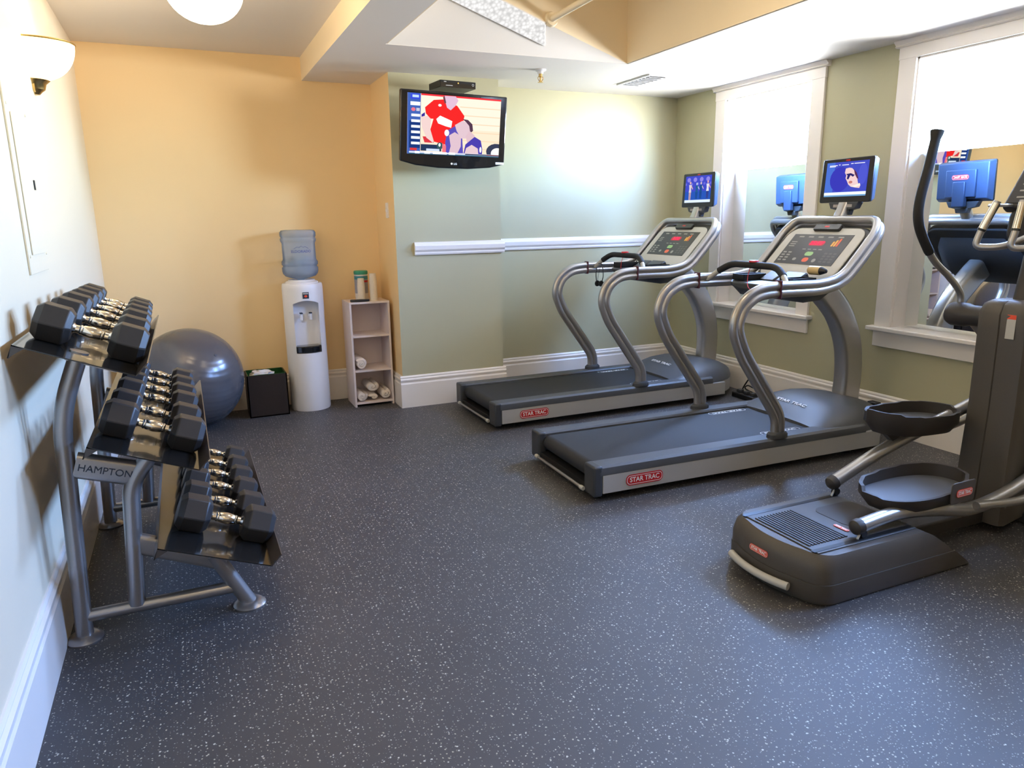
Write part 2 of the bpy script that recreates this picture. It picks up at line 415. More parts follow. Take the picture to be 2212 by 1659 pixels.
box(bm, WXA, WY0, 3.2, WXB, WY1, 3.3)
Bp, Q = Vector((WXB, WY1, ZS)), Vector((WXA, 4.363, 2.977))
quad(bm, [Bp, Q, (Q.x, Q.y, 3.2), (Bp.x, Bp.y, 3.2)])
quad(bm, [(Bp.x, Bp.y + .03, ZS), (Q.x, Q.y + .03, Q.z), (Q.x, Q.y + .03, 3.2), (Bp.x, Bp.y + .03, 3.2)])
struct('ceiling_well', bm, M_WELL)
bm = B()
quad(bm, [(WXA, WY1, ZS + .002), Bp + Vector((0, 0, .002)), Q]); quad(bm, [(WXA, WY1, ZS + .03), Bp + Vector((0, 0, .03)), Q + Vector((0, .0, .03))])
struct('ceiling_slope', bm, M_CEIL)

# baseboards: profile in (out, z)
BASE = [(0, 0), (0.022, 0), (0.022, 0.195), (0.016, 0.205), (0.016, 0.215), (0.020, 0.222), (0.020, 0.232), (0.010, 0.242), (0.012, 0.250), (0.006, 0.260), (0, 0.262)]
def baseboard(name, p0, p1, out, z0=0, prof=BASE):
    p0, p1, out = Vector((*p0, z0)), Vector((*p1, z0)), Vector((*out, 0)); bm = B()
    A = [bm.verts.new(p0 + out * q[0] + Vector((0, 0, q[1]))) for q in prof]; C = [bm.verts.new(p1 + out * q[0] + Vector((0, 0, q[1]))) for q in prof]
    n = len(prof)
    for i in range(n): bm.faces.new((A[i], C[i], C[(i + 1) % n], A[(i + 1) % n]))
    bm.faces.new(A); bm.faces.new(C[::-1])
    return struct(name, bm, M_TRIM)
baseboard('baseboard_left', (XL, Y0), (XL, YB), (1, 0))
baseboard('baseboard_back', (XL, YB), (1.525, YB), (0, -1))
baseboard('baseboard_return', (1.525, YC), (1.525, YB), (-1, 0))
baseboard('baseboard_column', (1.503, YC), (2.437, YC), (0, -1))
baseboard('baseboard_column_side', (2.415, YC), (2.415, YG), (1, 0))
baseboard('baseboard_green', (2.415, YG), (XR, YG), (0, -1))
baseboard('baseboard_right', (XR, Y0), (XR, YG), (-1, 0))
RAIL = [(0, 0), (0.012, 0), (0.016, 0.014), (0.014, 0.022), (0.024, 0.040), (0.026, 0.070), (0.018, 0.082), (0.012, 0.096), (0, 0.100)]
baseboard('trim_1', (1.67, YC), (2.441, YC), (0, -1), 1.226, RAIL)
baseboard('trim_2', (2.415, YG), (XR, YG), (0, -1), 1.226, RAIL)
baseboard('trim_3', (2.415, YC), (2.415, YG), (1, 0), 1.226, RAIL)

# windows
def window(n, a, b, m_c, yaw):
    root = bpy.data.objects.new('window_%d' % n, None); COL.objects.link(root); root['kind'] = 'structure'
    root.location = (WX, (a + b) / 2, Z_SILL); cy = (a + b) / 2
    inv = Matrix.Translation((-WX, -cy, -Z_SILL))
    def part(name, bm, m, **k):
        bmesh.ops.transform(bm, matrix=inv, verts=bm.verts[:]); return new_obj(name, bm, m, root, **k)
    cw = 0.118
    bm = B()
    box(bm, WX - 0.022, a - cw, Z_SILL, WX - 0.001, a + 0.004, Z_HEAD + 0.004); box(bm, WX - 0.022, b - 0.004, Z_SILL, WX - 0.001, b + cw, Z_HEAD + 0.004)
    box(bm, WX - 0.024, a - cw - 0.004, Z_HEAD, WX - 0.001, b + cw + 0.004, Z_HEAD + 0.075)
    part('casing', bm, M_TRIM, bevel=0.003)
    bm = B()   # crown over the head casing
    prof = [(0, 0), (0.026, 0), (0.034, 0.008), (0.028, 0.016), (0.040, 0.030), (0.052, 0.046), (0.056, 0.049), (0.056, 0.0385 + 0.001), (0, 0.0395)]
    prof = [(0, 0), (0.028, 0), (0.036, 0.007), (0.030, 0.014), (0.040, 0.024), (0.050, 0.034), (0.054, 0.0385), (0, 0.0385)]
    prism(bm, [(WX - p[0], Z_HEAD + 0.075 + p[1]) for p in prof], 'y', a - cw - 0.03, b + cw + 0.03)
    part('crown', bm, M_TRIM, smooth=False)
    bm = B(); box(bm, WX - 0.065, a - cw - 0.035, Z_SILL - 0.030, WX + 0.16, b + cw + 0.035, Z_SILL)
    part('sill', bm, M_TRIM, bevel=0.006)
    bm = B(); box(bm, WX - 0.024, a - cw, Z_SILL - 0.140, WX - 0.001, b + cw, Z_SILL - 0.031)
    part('apron', bm, M_TRIM, bevel=0.003)
    bm = B()   # jamb linings
    box(bm, WX, a + 0.0005, Z_SILL, WX + WT, a + 0.012, Z_HEAD); box(bm, WX, b - 0.012, Z_SILL, WX + WT, b - 0.0005, Z_HEAD)
    box(bm, WX, a, Z_HEAD - 0.012, WX + WT, b, Z_HEAD - 0.0005)
    part('jamb', bm, M_TRIM, smooth=False)
    bm = B(); quad(bm, [(WX + .160, a + .002, Z_MIR - .004), (WX + .160, b - .002, Z_MIR - .004), (WX + .160, b - .002, Z_HEAD - .002), (WX + .160, a + .002, Z_HEAD - .002)])
    part('pane', bm, M_GLASS, smooth=False)
    bm = B()   # mirror set in the lower half of the opening
    hw = (b - a) / 2 - 0.013
    Mx = Matrix.Translation((WX + m_c, cy, 0)) @ Matrix.Rotation(-yaw, 4, 'Z')
    box(bm, 0, -hw, Z_SILL + 0.002, 0.006, hw, Z_MIR, M=Mx)
    part('mirror_pane', bm, M_MIRROR, smooth=False)
    bm = B(); box(bm, 0.0065, -hw, Z_SILL + 0.002, 0.016, hw, Z_MIR - 0.001, M=Mx); box(bm, WX + 0.166, a - 0.02, Z_SILL - 0.05, WX + 0.178, b + 0.02, Z_MIR); part('mirror_backing_and_blackout', bm, M_TRIM, smooth=False)  # outer board is unseen, added to block daylight leaking round the mirror
    return root
window(1, *WINDOWS[0], 0.100, 0.035)
window(2, *WINDOWS[1], 0.105, 0.022)
window(3, *WINDOWS[2], 0.135, 0.0)

# ------------------------------------------------------------------ lamps of the room and added fill lamps
def globe_light(loc, label, group=None, power=1.0):
    t = thing('globe_ceiling_light', label, 'ceiling light', loc)
    bm = B(); lathe(bm, [(0.02, 0), (0.10, 0), (0.105, -0.012), (0.09, -0.028), (0.07, -0.034), (0.02, -0.034)], n=36); new_obj('canopy', bm, M_BRASS, t)
    r = 0.178; zc = -0.028 - 0.13
    prof = [(r * math.sin(a), zc - r * 0.86 * math.cos(a)) for a in [PI * k / 20 for k in range(0, 18)]]
    prof[0] = (0.0005, prof[0][1])
    bm = B(); lathe(bm, prof, n=40, caps=False); new_obj('glass_globe', bm, M_GLOBE, t)
    return t
globe_light((0.22, 4.03, ZC), 'lit white glass globe light on the ceiling above the dumbbell rack')
globe_light((0.22, 0.2, ZC), 'added fill globe light, unseen, on the ceiling behind the camera')  # unseen globe, added as warm fill for the room

def sconce():
    t = thing('wall_sconce', 'lit white glass bowl sconce with brass fittings on the left wall', 'wall lamp', (XL, 4.215, 2.125))
    bm = B(); n = 28   # half bowl opening upward
    prof = []
    for k in range(0, 13):
        a = PI / 2 * k / 12
        prof.append((0.178 * math.sin(a) ** 0.85 + 0.012, 0.035 + 0.165 * (1 - math.cos(a))))
    lathe(bm, prof, n=n, caps=False, a0=-PI / 2, a1=PI / 2)
    for v in bm.verts: v.co.y *= 0.78
    new_obj('glass_bowl', bm, M_BOWL, t)
    bm = B()
    rim = [Vector((0.191 * math.cos(a), 0.191 * 0.78 * math.sin(a), 0.201)) for a in [-PI / 2 + PI * k / 28 for k in range(29)]]
    tube(bm, rim, 0.005, 8); new_obj('rim', bm, M_BRASS, t)
    bm = B(); lathe(bm, [(0.002, -0.03), (0.02, -0.028), (0.032, -0.015), (0.045, -0.005), (0.052, 0.02), (0.07, 0.036), (0.06, 0.042), (0.002, 0.042)], n=24, a0=-PI / 2, a1=PI / 2, caps=False)
    new_obj('finial', bm, M_BRASS, t)
    bm = B(); prism(bm, rrect(0.10, 0.20, 0.02, cy=0.08), 'x', 0.001, 0.010); new_obj('back_plate', bm, M_BRASS, t)
    ld = bpy.data.lights.new('sconce_bulb', 'POINT'); ld.energy = 11; ld.color = (1.0, 0.74, 0.42); ld.shadow_soft_size = 0.03
    lo = bpy.data.objects.new('bulb', ld); COL.objects.link(lo); lo.parent = t; lo.location = (0.09, 0, 0.185)
    return t
sconce()

# glowing textured panel on the sloped foot of the well
t = thing('glowing_strip', 'long white glowing textured panel on the slanted ceiling well', 'ceiling light', (1.9, 4.6, 2.8))
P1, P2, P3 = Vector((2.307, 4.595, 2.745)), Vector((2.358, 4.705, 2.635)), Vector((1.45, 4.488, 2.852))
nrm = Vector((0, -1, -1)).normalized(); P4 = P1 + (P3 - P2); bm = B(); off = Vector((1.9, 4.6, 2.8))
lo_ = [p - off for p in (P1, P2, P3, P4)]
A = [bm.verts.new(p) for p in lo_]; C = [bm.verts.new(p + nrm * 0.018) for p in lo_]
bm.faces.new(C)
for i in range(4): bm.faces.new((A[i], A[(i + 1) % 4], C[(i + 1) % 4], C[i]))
bm.faces.new(A[::-1]); new_obj('diffuser', bm, M_GLOWTEX, t, smooth=False)
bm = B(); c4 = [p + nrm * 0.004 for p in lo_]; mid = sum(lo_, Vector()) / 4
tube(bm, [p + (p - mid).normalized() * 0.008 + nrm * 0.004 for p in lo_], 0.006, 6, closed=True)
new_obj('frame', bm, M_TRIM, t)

# pipe that leaves the skewed wall of the well
t = thing('ceiling_pipe', 'cream painted pipe with round collar coming out of the ceiling well wall', 'pipe', (2.36, 4.60, 2.765))
bm = B(); tube(bm, [(0, 0.03, 0), (0.0, -3.2, 0.02)], 0.021, 16); new_obj('pipe_run', bm, M_WELL, t)
bm = B(); lathe(bm, [(0.021, -0.028), (0.040, -0.026), (0.046, -0.012), (0.048, 0.0)], axis='y', n=24, caps=False); new_obj('collar', bm, M_WELL, t)

# unseen fill panel added on the lid to brighten well and room
t = thing('well_fill_light', 'added fill light panel, unseen, inside the raised ceiling well', 'ceiling light', (2.2, 2.7, 3.199))
bm = B(); box(bm, -0.32, -0.62, -0.035, 0.32, 0.62, -0.0005); new_obj('housing', bm, M_TRIM, t, bevel=0.004)
bm = B(); box(bm, -0.29, -0.59, -0.042, 0.29, 0.59, -0.0355); new_obj('diffuser', bm, emis('warm_fill_panel', (1.0, 0.84, 0.62), 3.2), t, smooth=False)

# sprinkler
t = thing('fire_sprinkler', 'small metal sprinkler head hanging from the white soffit', 'sprinkler', (2.56, 5.16, ZS))
bm = B(); lathe(bm, [(0.001, 0), (0.040, 0), (0.042, -0.006), (0.030, -0.012), (0.022, -0.014), (0.022, -0.030), (0.001, -0.030)], n=24); new_obj('escutcheon', bm, M_WHITE, t)
bm = B(); lathe(bm, [(0.001, -0.03), (0.014, -0.03), (0.014, -0.05), (0.007, -0.055), (0.006, -0.085), (0.001, -0.085)], n=12)
tube(bm, smooth_path([(0.012, 0, -0.045), (0.022, 0, -0.062), (0.006, 0, -0.085)], 4), 0.003, 6); tube(bm, smooth_path([(-0.012, 0, -0.045), (-0.022, 0, -0.062), (-0.006, 0, -0.085)], 4), 0.003, 6)
new_obj('frame', bm, M_BRASS, t)
bm = B(); lathe(bm, [(0.001, -0.085), (0.022, -0.087), (0.022, -0.089), (0.001, -0.092)], n=16); new_obj('deflector', bm, M_BRASS, t)

# ceiling vent
t = thing('ceiling_vent', 'white louvred air vent set in the ceiling near the green corner', 'vent', (3.53, 5.26, ZS))
bm = B(); hw, hh = 0.10, 0.235
for (a, b, c, d) in ((-hw, -hh, hw, -hh + .025), (-hw, hh - .025, hw, hh), (-hw, -hh + .025, -hw + .025, hh - .025), (hw - .025, -hh + .025, hw, hh - .025)): box(bm, a, b, -0.010, c, d, 0)
new_obj('frame', bm, M_WHITE, t, bevel=0.002)
bm = B()
for k in range(8):
    y = -hh + 0.05 + k * 0.053; Mx = Matrix.Translation((0, y, -0.006)) @ Matrix.Rotation(0.6, 4, 'X'); box(bm, -hw + .02, -0.02, -0.001, hw - .02, 0.02, 0.001, M=Mx)
new_obj('louvre', bm, M_WHITE, t, smooth=False)
bm = B(); box(bm, -hw + .02, -hh + .02, -0.001, hw - .02, hh - .02, -0.0003); new_obj('duct_opening', bm, M_DARK, t, smooth=False)

# switch on the yellow return
t = thing('light_switch', 'white light switch plate on the yellow side of the column', 'switch', (1.525, 5.83, 1.575))
bm = B(); prism(bm, rrect(0.075, 0.118, 0.006), 'x', -0.006, -0.0005); new_obj('cover_plate', bm, M_WHITE, t)
bm = B(); box(bm, -0.016, -0.005, -0.012, -0.006, 0.005, 0.010); new_obj('toggle', bm, M_WHITE, t, bevel=0.001)

# electrical panel on the left wall
t = thing('electrical_panel', 'cream painted breaker panel cover with a small black latch on left wall', 'electrical panel', (XL, 3.59, 1.31))
bm = B(); box(bm, 0.0005, -0.215, 0, 0.008, 0.215, 0.715); new_obj('cover', bm, M_CREAM, t, bevel=0.002)
bm = B(); box(bm, 0.009, -0.145, 0.075, 0.013, 0.150, 0.615); new_obj('door', bm, M_CREAM, t, bevel=0.001)
bm = B(); box(bm, 0.0135, 0.110, 0.335, 0.018, 0.126, 0.375); new_obj('latch', bm, M_BLACK, t, bevel=0.001)
for (y, z) in ((-0.19, 0.07), (-0.19, 0.64), (0.19, 0.07), (0.19, 0.64)):
    bm = B(); lathe(bm, [(0.001, 0.008), (0.006, 0.008), (0.005, 0.011), (0.001, 0.0115)], c=(0, y, z), axis='x', n=10); new_obj('screw', bm, M_CREAM, t)

# ------------------------------------------------------------------ treadmills
def make_treadmill(label):
    """local frame: x along the deck (0 = rear), y across (0 = near side .. 0.82), z up"""
    WD = 0.82; cy = WD / 2
    t = thing('treadmill', label, 'treadmill')
    # side rails: dark caps with silver band below
    for (y0, y1, s) in ((0.0, 0.115, 0), (WD - 0.115, WD, 1)):
        bm = B()
        prism(bm, [(y0, 0.150), (y1, 0.150), (y1, 0.192), (y1 - 0.01, 0.202), (y0 + 0.018, 0.202), (y0 + 0.004, 0.190), (y0, 0.17)] if s == 0 else
              [(y0, 0.150), (y1, 0.150), (y1, 0.17), (y1 - 0.004, 0.190), (y1 - 0.018, 0.202), (y0 + 0.01, 0.202), (y0, 0.192)], 'x', 0.035, 1.95)
        new_obj('side_rail', bm, M_GREY, t)
        bm = B()   # rear end cap
        yo = y0 if s == 0 else y1
        box(bm, 0.0, y0, 0.030, 0.055, y1, 0.203)
        new_obj('end_cap', bm, M_DARK, t, bevel=0.012, seg=3)
        bm = B()
        if s == 0: box(bm, 0.056, 0.001, 0.045, 2.08, 0.025, 0.1495)
        else: box(bm, 0.056, WD - 0.025, 0.045, 2.08, WD - 0.001, 0.1495)
        new_obj('side_panel', bm, M_SILVER2, t, bevel=0.003)
    badge('side_badge', 0.235, 0.062, frame_m((0.315, -0.0005, 0.100), (1, 0, 0), (0, 0, 1)), t, M_RED, M_INKW, label='red oval badge reading STAR TRAC')
    # running belt over rear roller
    bm = B(); r = 0.048; z0 = 0.186
    top = [(1.70, z0), (0.075, z0)] + [(0.075 - r * math.sin(a), z0 - r + r * math.cos(a)) for a in [PI * k / 12 for k in range(1, 13)]] + [(1.70, z0 - 2 * r)]
    A = [bm.verts.new((p[0], 0.132, p[1])) for p in top]; C = [bm.verts.new((p[0], WD - 0.132, p[1])) for p in top]
    for i in range(len(top) - 1): bm.faces.new((A[i], A[i + 1], C[i + 1], C[i]))
    new_obj('running_belt', bm, M_BELT, t, angle=60)
    bm = B(); box(bm, 0.15, 0.112, 0.1, 1.7, WD - 0.112, 0.180); box(bm, 0.2, 0.05, 0.035, 1.95, WD - 0.05, 0.1); box(bm, 0.012, 0.10, 0.036, 0.2, WD - 0.10, 0.080); new_obj('deck', bm, M_BLACK, t)
    bm = B(); lathe(bm, [(0.002, 0.10), (r - 0.004, 0.10), (r - 0.004, WD - 0.10), (0.002, WD - 0.10)], c=(0.075, 0, z0 - r), axis='y', n=24); new_obj('rear_roller', bm, M_BLACK, t)
    # rear bar with pale end knobs
    bm = B(); tube(bm, [(-0.012, 0.10, 0.055), (-0.012, WD - 0.10, 0.055)], 0.009, 10); new_obj('rear_bar', bm, M_GUN, t)
    for y in (0.115, WD - 0.115):
        bm = B(); lathe(bm, [(0.001, -0.018), (0.011, -0.018), (0.013, -0.012), (0.013, 0.012), (0.011, 0.018), (0.001, 0.018)], c=(-0.012, y, 0.055), axis='y', n=12); new_obj('bar_cap', bm, M_FACE, t)
    # motor hood: lofted dome
    bm = B()
    xs = [1.60, 1.64, 1.72, 1.82, 1.94, 2.06, 2.16, 2.24, 2.30, 2.325]
    hs = [0.205, 0.222, 0.262, 0.298, 0.312, 0.305, 0.285, 0.262, 0.235, 0.20]
    inn = [0.0, 0.0, 0.0, 0.0, 0.012, 0.035, 0.075, 0.13, 0.20, 0.26]
    rings = []
    for x, hgt, q in zip(xs, hs, inn):
        y0, y1 = q, WD - q; n = 16; ring = []
        for k in range(n + 1):
            u = k / n; s = (1 - abs(2 * u - 1) ** 3.2); zz = 0.165 + (hgt - 0.165) * s ** 0.55 if s > 0 else 0.165
            ring.append(bm.verts.new((x, y0 + (y1 - y0) * u, zz)))
        ring = [bm.verts.new((x, y0, 0.15))] + ring + [bm.verts.new((x, y1, 0.15))]
        rings.append(ring)
    for A, C in zip(rings, rings[1:]):
        for i in range(len(A) - 1): bm.faces.new((A[i], A[i + 1], C[i + 1], C[i]))
    bm.faces.new(rings[0]); bm.faces.new(rings[-1])
    new_obj('motor_hood', bm, M_GREY, t, angle=50)
    bm = B()
    pl = [(x, q + 0.004) for x, q in zip(xs[3:], inn[3:])] + [(x, WD - q - 0.004) for x, q in list(zip(xs[3:], inn[3:]))[::-1]]
    prism(bm, pl, 'z', 0.05, 0.152); new_obj('hood_skirt', bm, M_SILVER2, t)
    # pale lettering on hood and belt edge
    th = text('hood_lettering', 'STAR TRAC', 0.034, frame_m((1.735, cy + 0.02, 0.272), (0, -1, 0), (0.92, 0, 0.39)), M_INKW, t, 1.5, 0.0005, 0.001)
    bm = B(); O = rrect(0.30, 0.050, 0.022); I = rrect(0.292, 0.042, 0.018); Mx = frame_m((1.40, WD - 0.155, z0 + 0.001), (1, 0, 0), (0, 1, 0)) @ Matrix.Diagonal((1, 1, 1, 1))
    VO = [bm.verts.new(Mx @ Vector((*p, 0.0002))) for p in O]; VI = [bm.verts.new(Mx @ Vector((*p, 0.0002))) for p in I]
    for i in range(len(O)): bm.faces.new((VO[i], VO[(i + 1) % len(O)], VI[(i + 1) % len(O)], VI[i]))
    new_obj('belt_outline', bm, M_INKW, t, smooth=False)
    text('belt_lettering', 'STAR TRAC', 0.030, frame_m((1.40, WD - 0.155, z0 + 0.001), (-1, 0, 0), (0, -1, 0)), M_INKW, t, 1.55, 0.0003, 0.001)
    bm = B(); Mx = frame_m((1.40, 0.155, z0 + 0.001), (1, 0, 0), (0, 1, 0))
    VO = [bm.verts.new(Mx @ Vector((*p, 0.0002))) for p in O]; VI = [bm.verts.new(Mx @ Vector((*p, 0.0002))) for p in I]
    for i in range(len(O)): bm.faces.new((VO[i], VO[(i + 1) % len(O)], VI[(i + 1) % len(O)], VI[i]))
    new_obj('belt_outline', bm, M_INKW, t, smooth=False)
    text('belt_lettering', 'STAR TRAC', 0.030, frame_m((1.40, 0.155, z0 + 0.001), (1, 0, 0), (0, 1, 0)), M_INKW, t, 1.55, 0.0003, 0.001)
    # feet
    for (x, y) in ((0.25, 0.08), (0.25, WD - 0.08), (1.9, 0.1), (1.9, WD - 0.1)):
        bm = B(); lathe(bm, [(0.001, 0.0), (0.030, 0.0), (0.030, 0.012), (0.014, 0.018), (0.014, 0.06), (0.001, 0.06)], c=(x, y, 0), n=16); new_obj('levelling_foot', bm, M_BLACK, t)
    # double tube handrail: one loop from foot over the console to the other foot
    yn, yf = 0.035, WD - 0.035
    side = [(1.262, 0.200), (1.262, 0.325), (0.965, 0.735), (0.905, 0.885), (0.945, 1.000), (1.040, 1.068), (1.160, 1.082), (1.52, 1.078), (1.68, 1.112), (1.80, 1.235), (1.925, 1.375)]
    rs = [0, 0.10, 0.16, 0.10, 0.09, 0.09, 0.08, 0.14, 0.12, 0.14, 0.10]
    pts = [Vector((p[0], yn, p[1])) for p in side] + [Vector((1.985, yn + 0.045, 1.445)), Vector((1.985, yf - 0.045, 1.445))] + [Vector((p[0], yf, p[1])) for p in side[::-1]]
    rr = rs + [0.07, 0.07] + rs[::-1]
    path = fillet(pts, rr, 7)
    a = 0.0250; prof = []
    nseg = 13; off = 0.0215; KK = math.acos(-off / a) / (PI / 2) * 0.995
    for k in range(nseg + 1):
        th_ = -PI / 2 + PI * k / nseg; th_ *= KK; prof.append((off + a * math.cos(th_), a * math.sin(th_)))
    for k in range(nseg + 1):
        th_ = PI / 2 + PI * k / nseg; th_ = PI + (th_ - PI) * KK; prof.append((-off + a * math.cos(th_), a * math.sin(th_)))
    bm = B(); sweep(bm, path, prof, up=(-1, 0, 0)); new_obj('handrail', bm, M_SILVER, t, angle=40)
    for y in (yn, yf):
        bm = B(); lathe(bm, [(0.001, 0.200), (0.072, 0.200), (0.070, 0.222), (0.054, 0.236), (0.001, 0.238)], c=(1.262, y, 0), n=24)
        for v in bm.verts: v.co.y = y + (v.co.y - y) * 0.62
        new_obj('rail_boot', bm, M_DARK, t)
        bm = B(); box(bm, 1.19, y - 0.0295, 1.030, 1.202, y + 0.0295, 1.134); new_obj('strap', bm, mat('dark_red_strap', (0.06, 0.008, 0.015), 0.7, noise=0.1), t, bevel=0.004)
    # neck
    bm = B(); pth = smooth_path([(2.19, cy, 0.20), (2.20, cy, 0.45), (2.165, cy, 0.66), (2.06, cy, 0.86), (1.90, cy, 1.02), (1.80, cy, 1.10)], 8)
    sweep(bm, pth, rrect(0.165, 0.115, 0.03, 4), up=(-1, 0, 0)); new_obj('neck', bm, M_SILVER, t)
    # console body (plane tilted 46 degrees)
    ang = math.radians(46); ex = Vector((math.cos(ang), 0, math.sin(ang))); ey = Vector((0, 1, 0)); nz = Vector((-math.sin(ang), 0, math.cos(ang)))
    def CM(s, off=0.0):  # frame with local X across (right when facing screen = -y), Y up slope
        o = Vector((1.60, cy, 1.08)) + ex * s + nz * off
        return frame_m(o, (0, -1, 0), ex)
    bm = B()
    prism(bm, rrect(0.70, 0.475, 0.10, 7), 'z', -0.075, -0.020, 0, CM(0.245)); new_obj('console_shell', bm, M_DARK, t, bevel=0.012, seg=3)
    bm = B(); face = rrect(0.635, 0.43, 0.085, 7); prism(bm, face, 'z', -0.021, -0.008, 0, CM(0.250)); new_obj('console_face', bm, M_FACE, t, bevel=0.005)
    bm = B(); prism(bm, [(-0.245, -0.13), (0.245, -0.13), (0.245, 0.122), (-0.245, 0.122)], 'z', -0.009, -0.006, 0, CM(0.285)); pn = new_obj('console_panel', bm, M_PANEL, t)
    # marks on the console panel
    bm = B(); Mz = CM(0.285)
    def dab(x, y, w, hh, mi): flatpoly(bm, rrect(w, hh, min(w, hh) * 0.45, 4, x, y), Mz, -0.0055, mi)
    rnd = random.Random(3)
    for k in range(5): dab(-0.17 + k * 0.082, 0.100, 0.045, 0.010, 0)
    for k in range(3): dab(-0.20, 0.055 - k * 0.018, 0.05, 0.007, 0)
    for r_ in range(4):
        for c_ in range(2): dab(-0.215 + c_ * 0.045, -0.035 - r_ * 0.022, 0.030, 0.011, 0)
        for c_ in range(3): dab(0.135 + c_ * 0.036, -0.035 - r_ * 0.022, 0.026, 0.013, 4)
    dab(0.0, -0.042, 0.066, 0.034, 1); dab(0.005, -0.092, 0.050, 0.036, 2); dab(-0.09, -0.09, 0.030, 0.022, 0); dab(0.078, -0.095, 0.030, 0.030, 0)
    for k, mi in enumerate((3, 3, 2)): dab(0.130 + k * 0.020, 0.045 + k * 0.006, 0.015, 0.042 + 0.012 * k, mi)
    for k in range(4): dab(-0.07 + 0.045 * k, -0.005, 0.03, 0.006, 0)
    new_obj('button_markings', bm, [mat('faint_print', (0.30, 0.29, 0.26), 0.5, noise=0.02), mat('green_key', (0.30, 0.52, 0.22), 0.5, noise=0.02), mat('red_key', (0.70, 0.12, 0.05), 0.5, noise=0.02), mat('amber_key', (0.75, 0.38, 0.06), 0.5, noise=0.02), mat('dim_print', (0.085, 0.08, 0.075), 0.5, noise=0.02)], t, smooth=False)
    bm = B(); prism(bm, rrect(0.215, 0.05, 0.012), 'z', -0.012, 0.012, 0, CM(0.458)); new_obj('console_brow', bm, M_BLACK, t, bevel=0.005)
    bm = B(); flatpoly(bm, rrect(0.04, 0.012, 0.005), CM(0.458), 0.0132, 0); new_obj('brow_badge', bm, M_RED, t, smooth=False)
    # belly under the console, open accessory bins
    bm = B(); rings = []
    for (s, zt, zb, w0) in ((1.36, 1.075, 1.035, 0.50), (1.42, 1.085, 0.995, 0.60), (1.52, 1.085, 0.975, 0.66), (1.64, 1.10, 0.985, 0.68), (1.76, 1.17, 1.05, 0.67), (1.86, 1.27, 1.16, 0.62), (1.93, 1.35, 1.27, 0.5)):
        ring = [bm.verts.new((s, cy - w0 / 2, zt)), bm.verts.new((s, cy - w0 / 2 + 0.015, (zt + zb) / 2)), bm.verts.new((s, cy - w0 / 2 + 0.09, zb)), bm.verts.new((s, cy + w0 / 2 - 0.09, zb)), bm.verts.new((s, cy + w0 / 2 - 0.015, (zt + zb) / 2)), bm.verts.new((s, cy + w0 / 2, zt))]
        rings.append(ring)
    for A, C in zip(rings, rings[1:]):
        for i in range(6): bm.faces.new((A[i], A[(i + 1) % 6], C[(i + 1) % 6], C[i]))
    bm.faces.new(rings[0]); bm.faces.new(rings[-1]); new_obj('console_belly', bm, M_DARK, t, bevel=0.01)
    for (y0, y1) in ((0.14, 0.25), (WD - 0.25, WD - 0.14)):
        bm = B(); z0b, z1b = 1.085, 1.125
        for (a_, b_, c_, d_) in ((1.40, y0, 1.58, y0 + .008), (1.40, y1 - .008, 1.58, y1), (1.40, y0, 1.408, y1), (1.572, y0, 1.58, y1)): box(bm, a_, b_, z0b, c_, d_, z1b)
        box(bm, 1.40, y0, z0b, 1.58, y1, z0b + 0.01)
        new_obj('accessory_bin', bm, M_BLACK, t, smooth=False)
    Mx = Matrix.Translation((1.60, cy + 0.02, 1.105)) @ Matrix.Rotation(-ang * 0.6, 4, 'Y')
    bm = B(); box(bm, -0.09, -0.19, -0.02, 0.03, -0.02, 0.035, M=Mx); box(bm, -0.09, 0.0, -0.02, 0.03, 0.13, 0.03, M=Mx); new_obj('reading_ledge', bm, M_BLACK, t, bevel=0.01)
    # hand grip bar with heart rate contacts
    gp = fillet([(1.27, 0.045, 1.085), (1.30, 0.10, 1.135), (1.33, 0.20, 1.195), (1.335, 0.62, 1.195), (1.30, 0.72, 1.135), (1.27, WD - 0.045, 1.085)], [0, .03, .06, .06, .03, 0], 6)
    bm = B(); tube(bm, gp, 0.0165, 14); new_obj('grip_bar', bm, M_FACE, t)
    bm = B(); gi = [p for p in gp if 0.115 < p.y < WD - 0.115]; tube(bm, gi, 0.0215, 14); new_obj('grip_sleeve', bm, M_FOAM, t)
    bm = B(); lathe(bm, [(0.001, 0.0), (0.030, 0.0), (0.028, 0.010), (0.001, 0.012)], c=(1.335, cy, 1.214), n=20); new_obj('stop_button', bm, M_RED, t)
    bm = B(); tube(bm, smooth_path([(1.325, cy + 0.02, 1.175), (1.32, cy + 0.03, 1.12), (1.31, cy + 0.01, 1.06), (1.34, cy - 0.02, 1.03)], 6), 0.0022, 6); new_obj('safety_cord', bm, M_REDC, t)
    # monitor on a post
    bm = B(); sweep(bm, [(1.985, cy, 1.44), (2.02, cy, 1.50), (2.045, cy, 1.56)], rrect(0.05, 0.075, 0.015, 3), up=(-1, 0, 0)); new_obj('monitor_post', bm, M_SILVER, t)
    MM = frame_m((2.035, cy, 1.705), (0, -1, 0), (0.055, 0, 1))      # X right, Y up, Z towards the user
    bm = B(); prism(bm, rrect(0.405, 0.275, 0.012, 3), 'z', -0.015, 0.0, 0, MM); new_obj('monitor_bezel', bm, M_BLACK, t, bevel=0.004)
    bm = B()
    F = [(-0.2025, -0.1375), (0.2025, -0.1375), (0.2025, 0.1375), (-0.2025, 0.1375)]; G = [(-0.185, -0.115), (0.185, -0.115), (0.185, 0.125), (-0.185, 0.125)]
    vF = [bm.verts.new(MM @ Vector((*p, -0.014))) for p in F]; vG = [bm.verts.new(MM @ Vector((*p, -0.062))) for p in G]
    for i in range(4): bm.faces.new((vF[i], vF[(i + 1) % 4], vG[(i + 1) % 4], vG[i]))
    bm.faces.new(vG); bm.faces.new(vF[::-1])
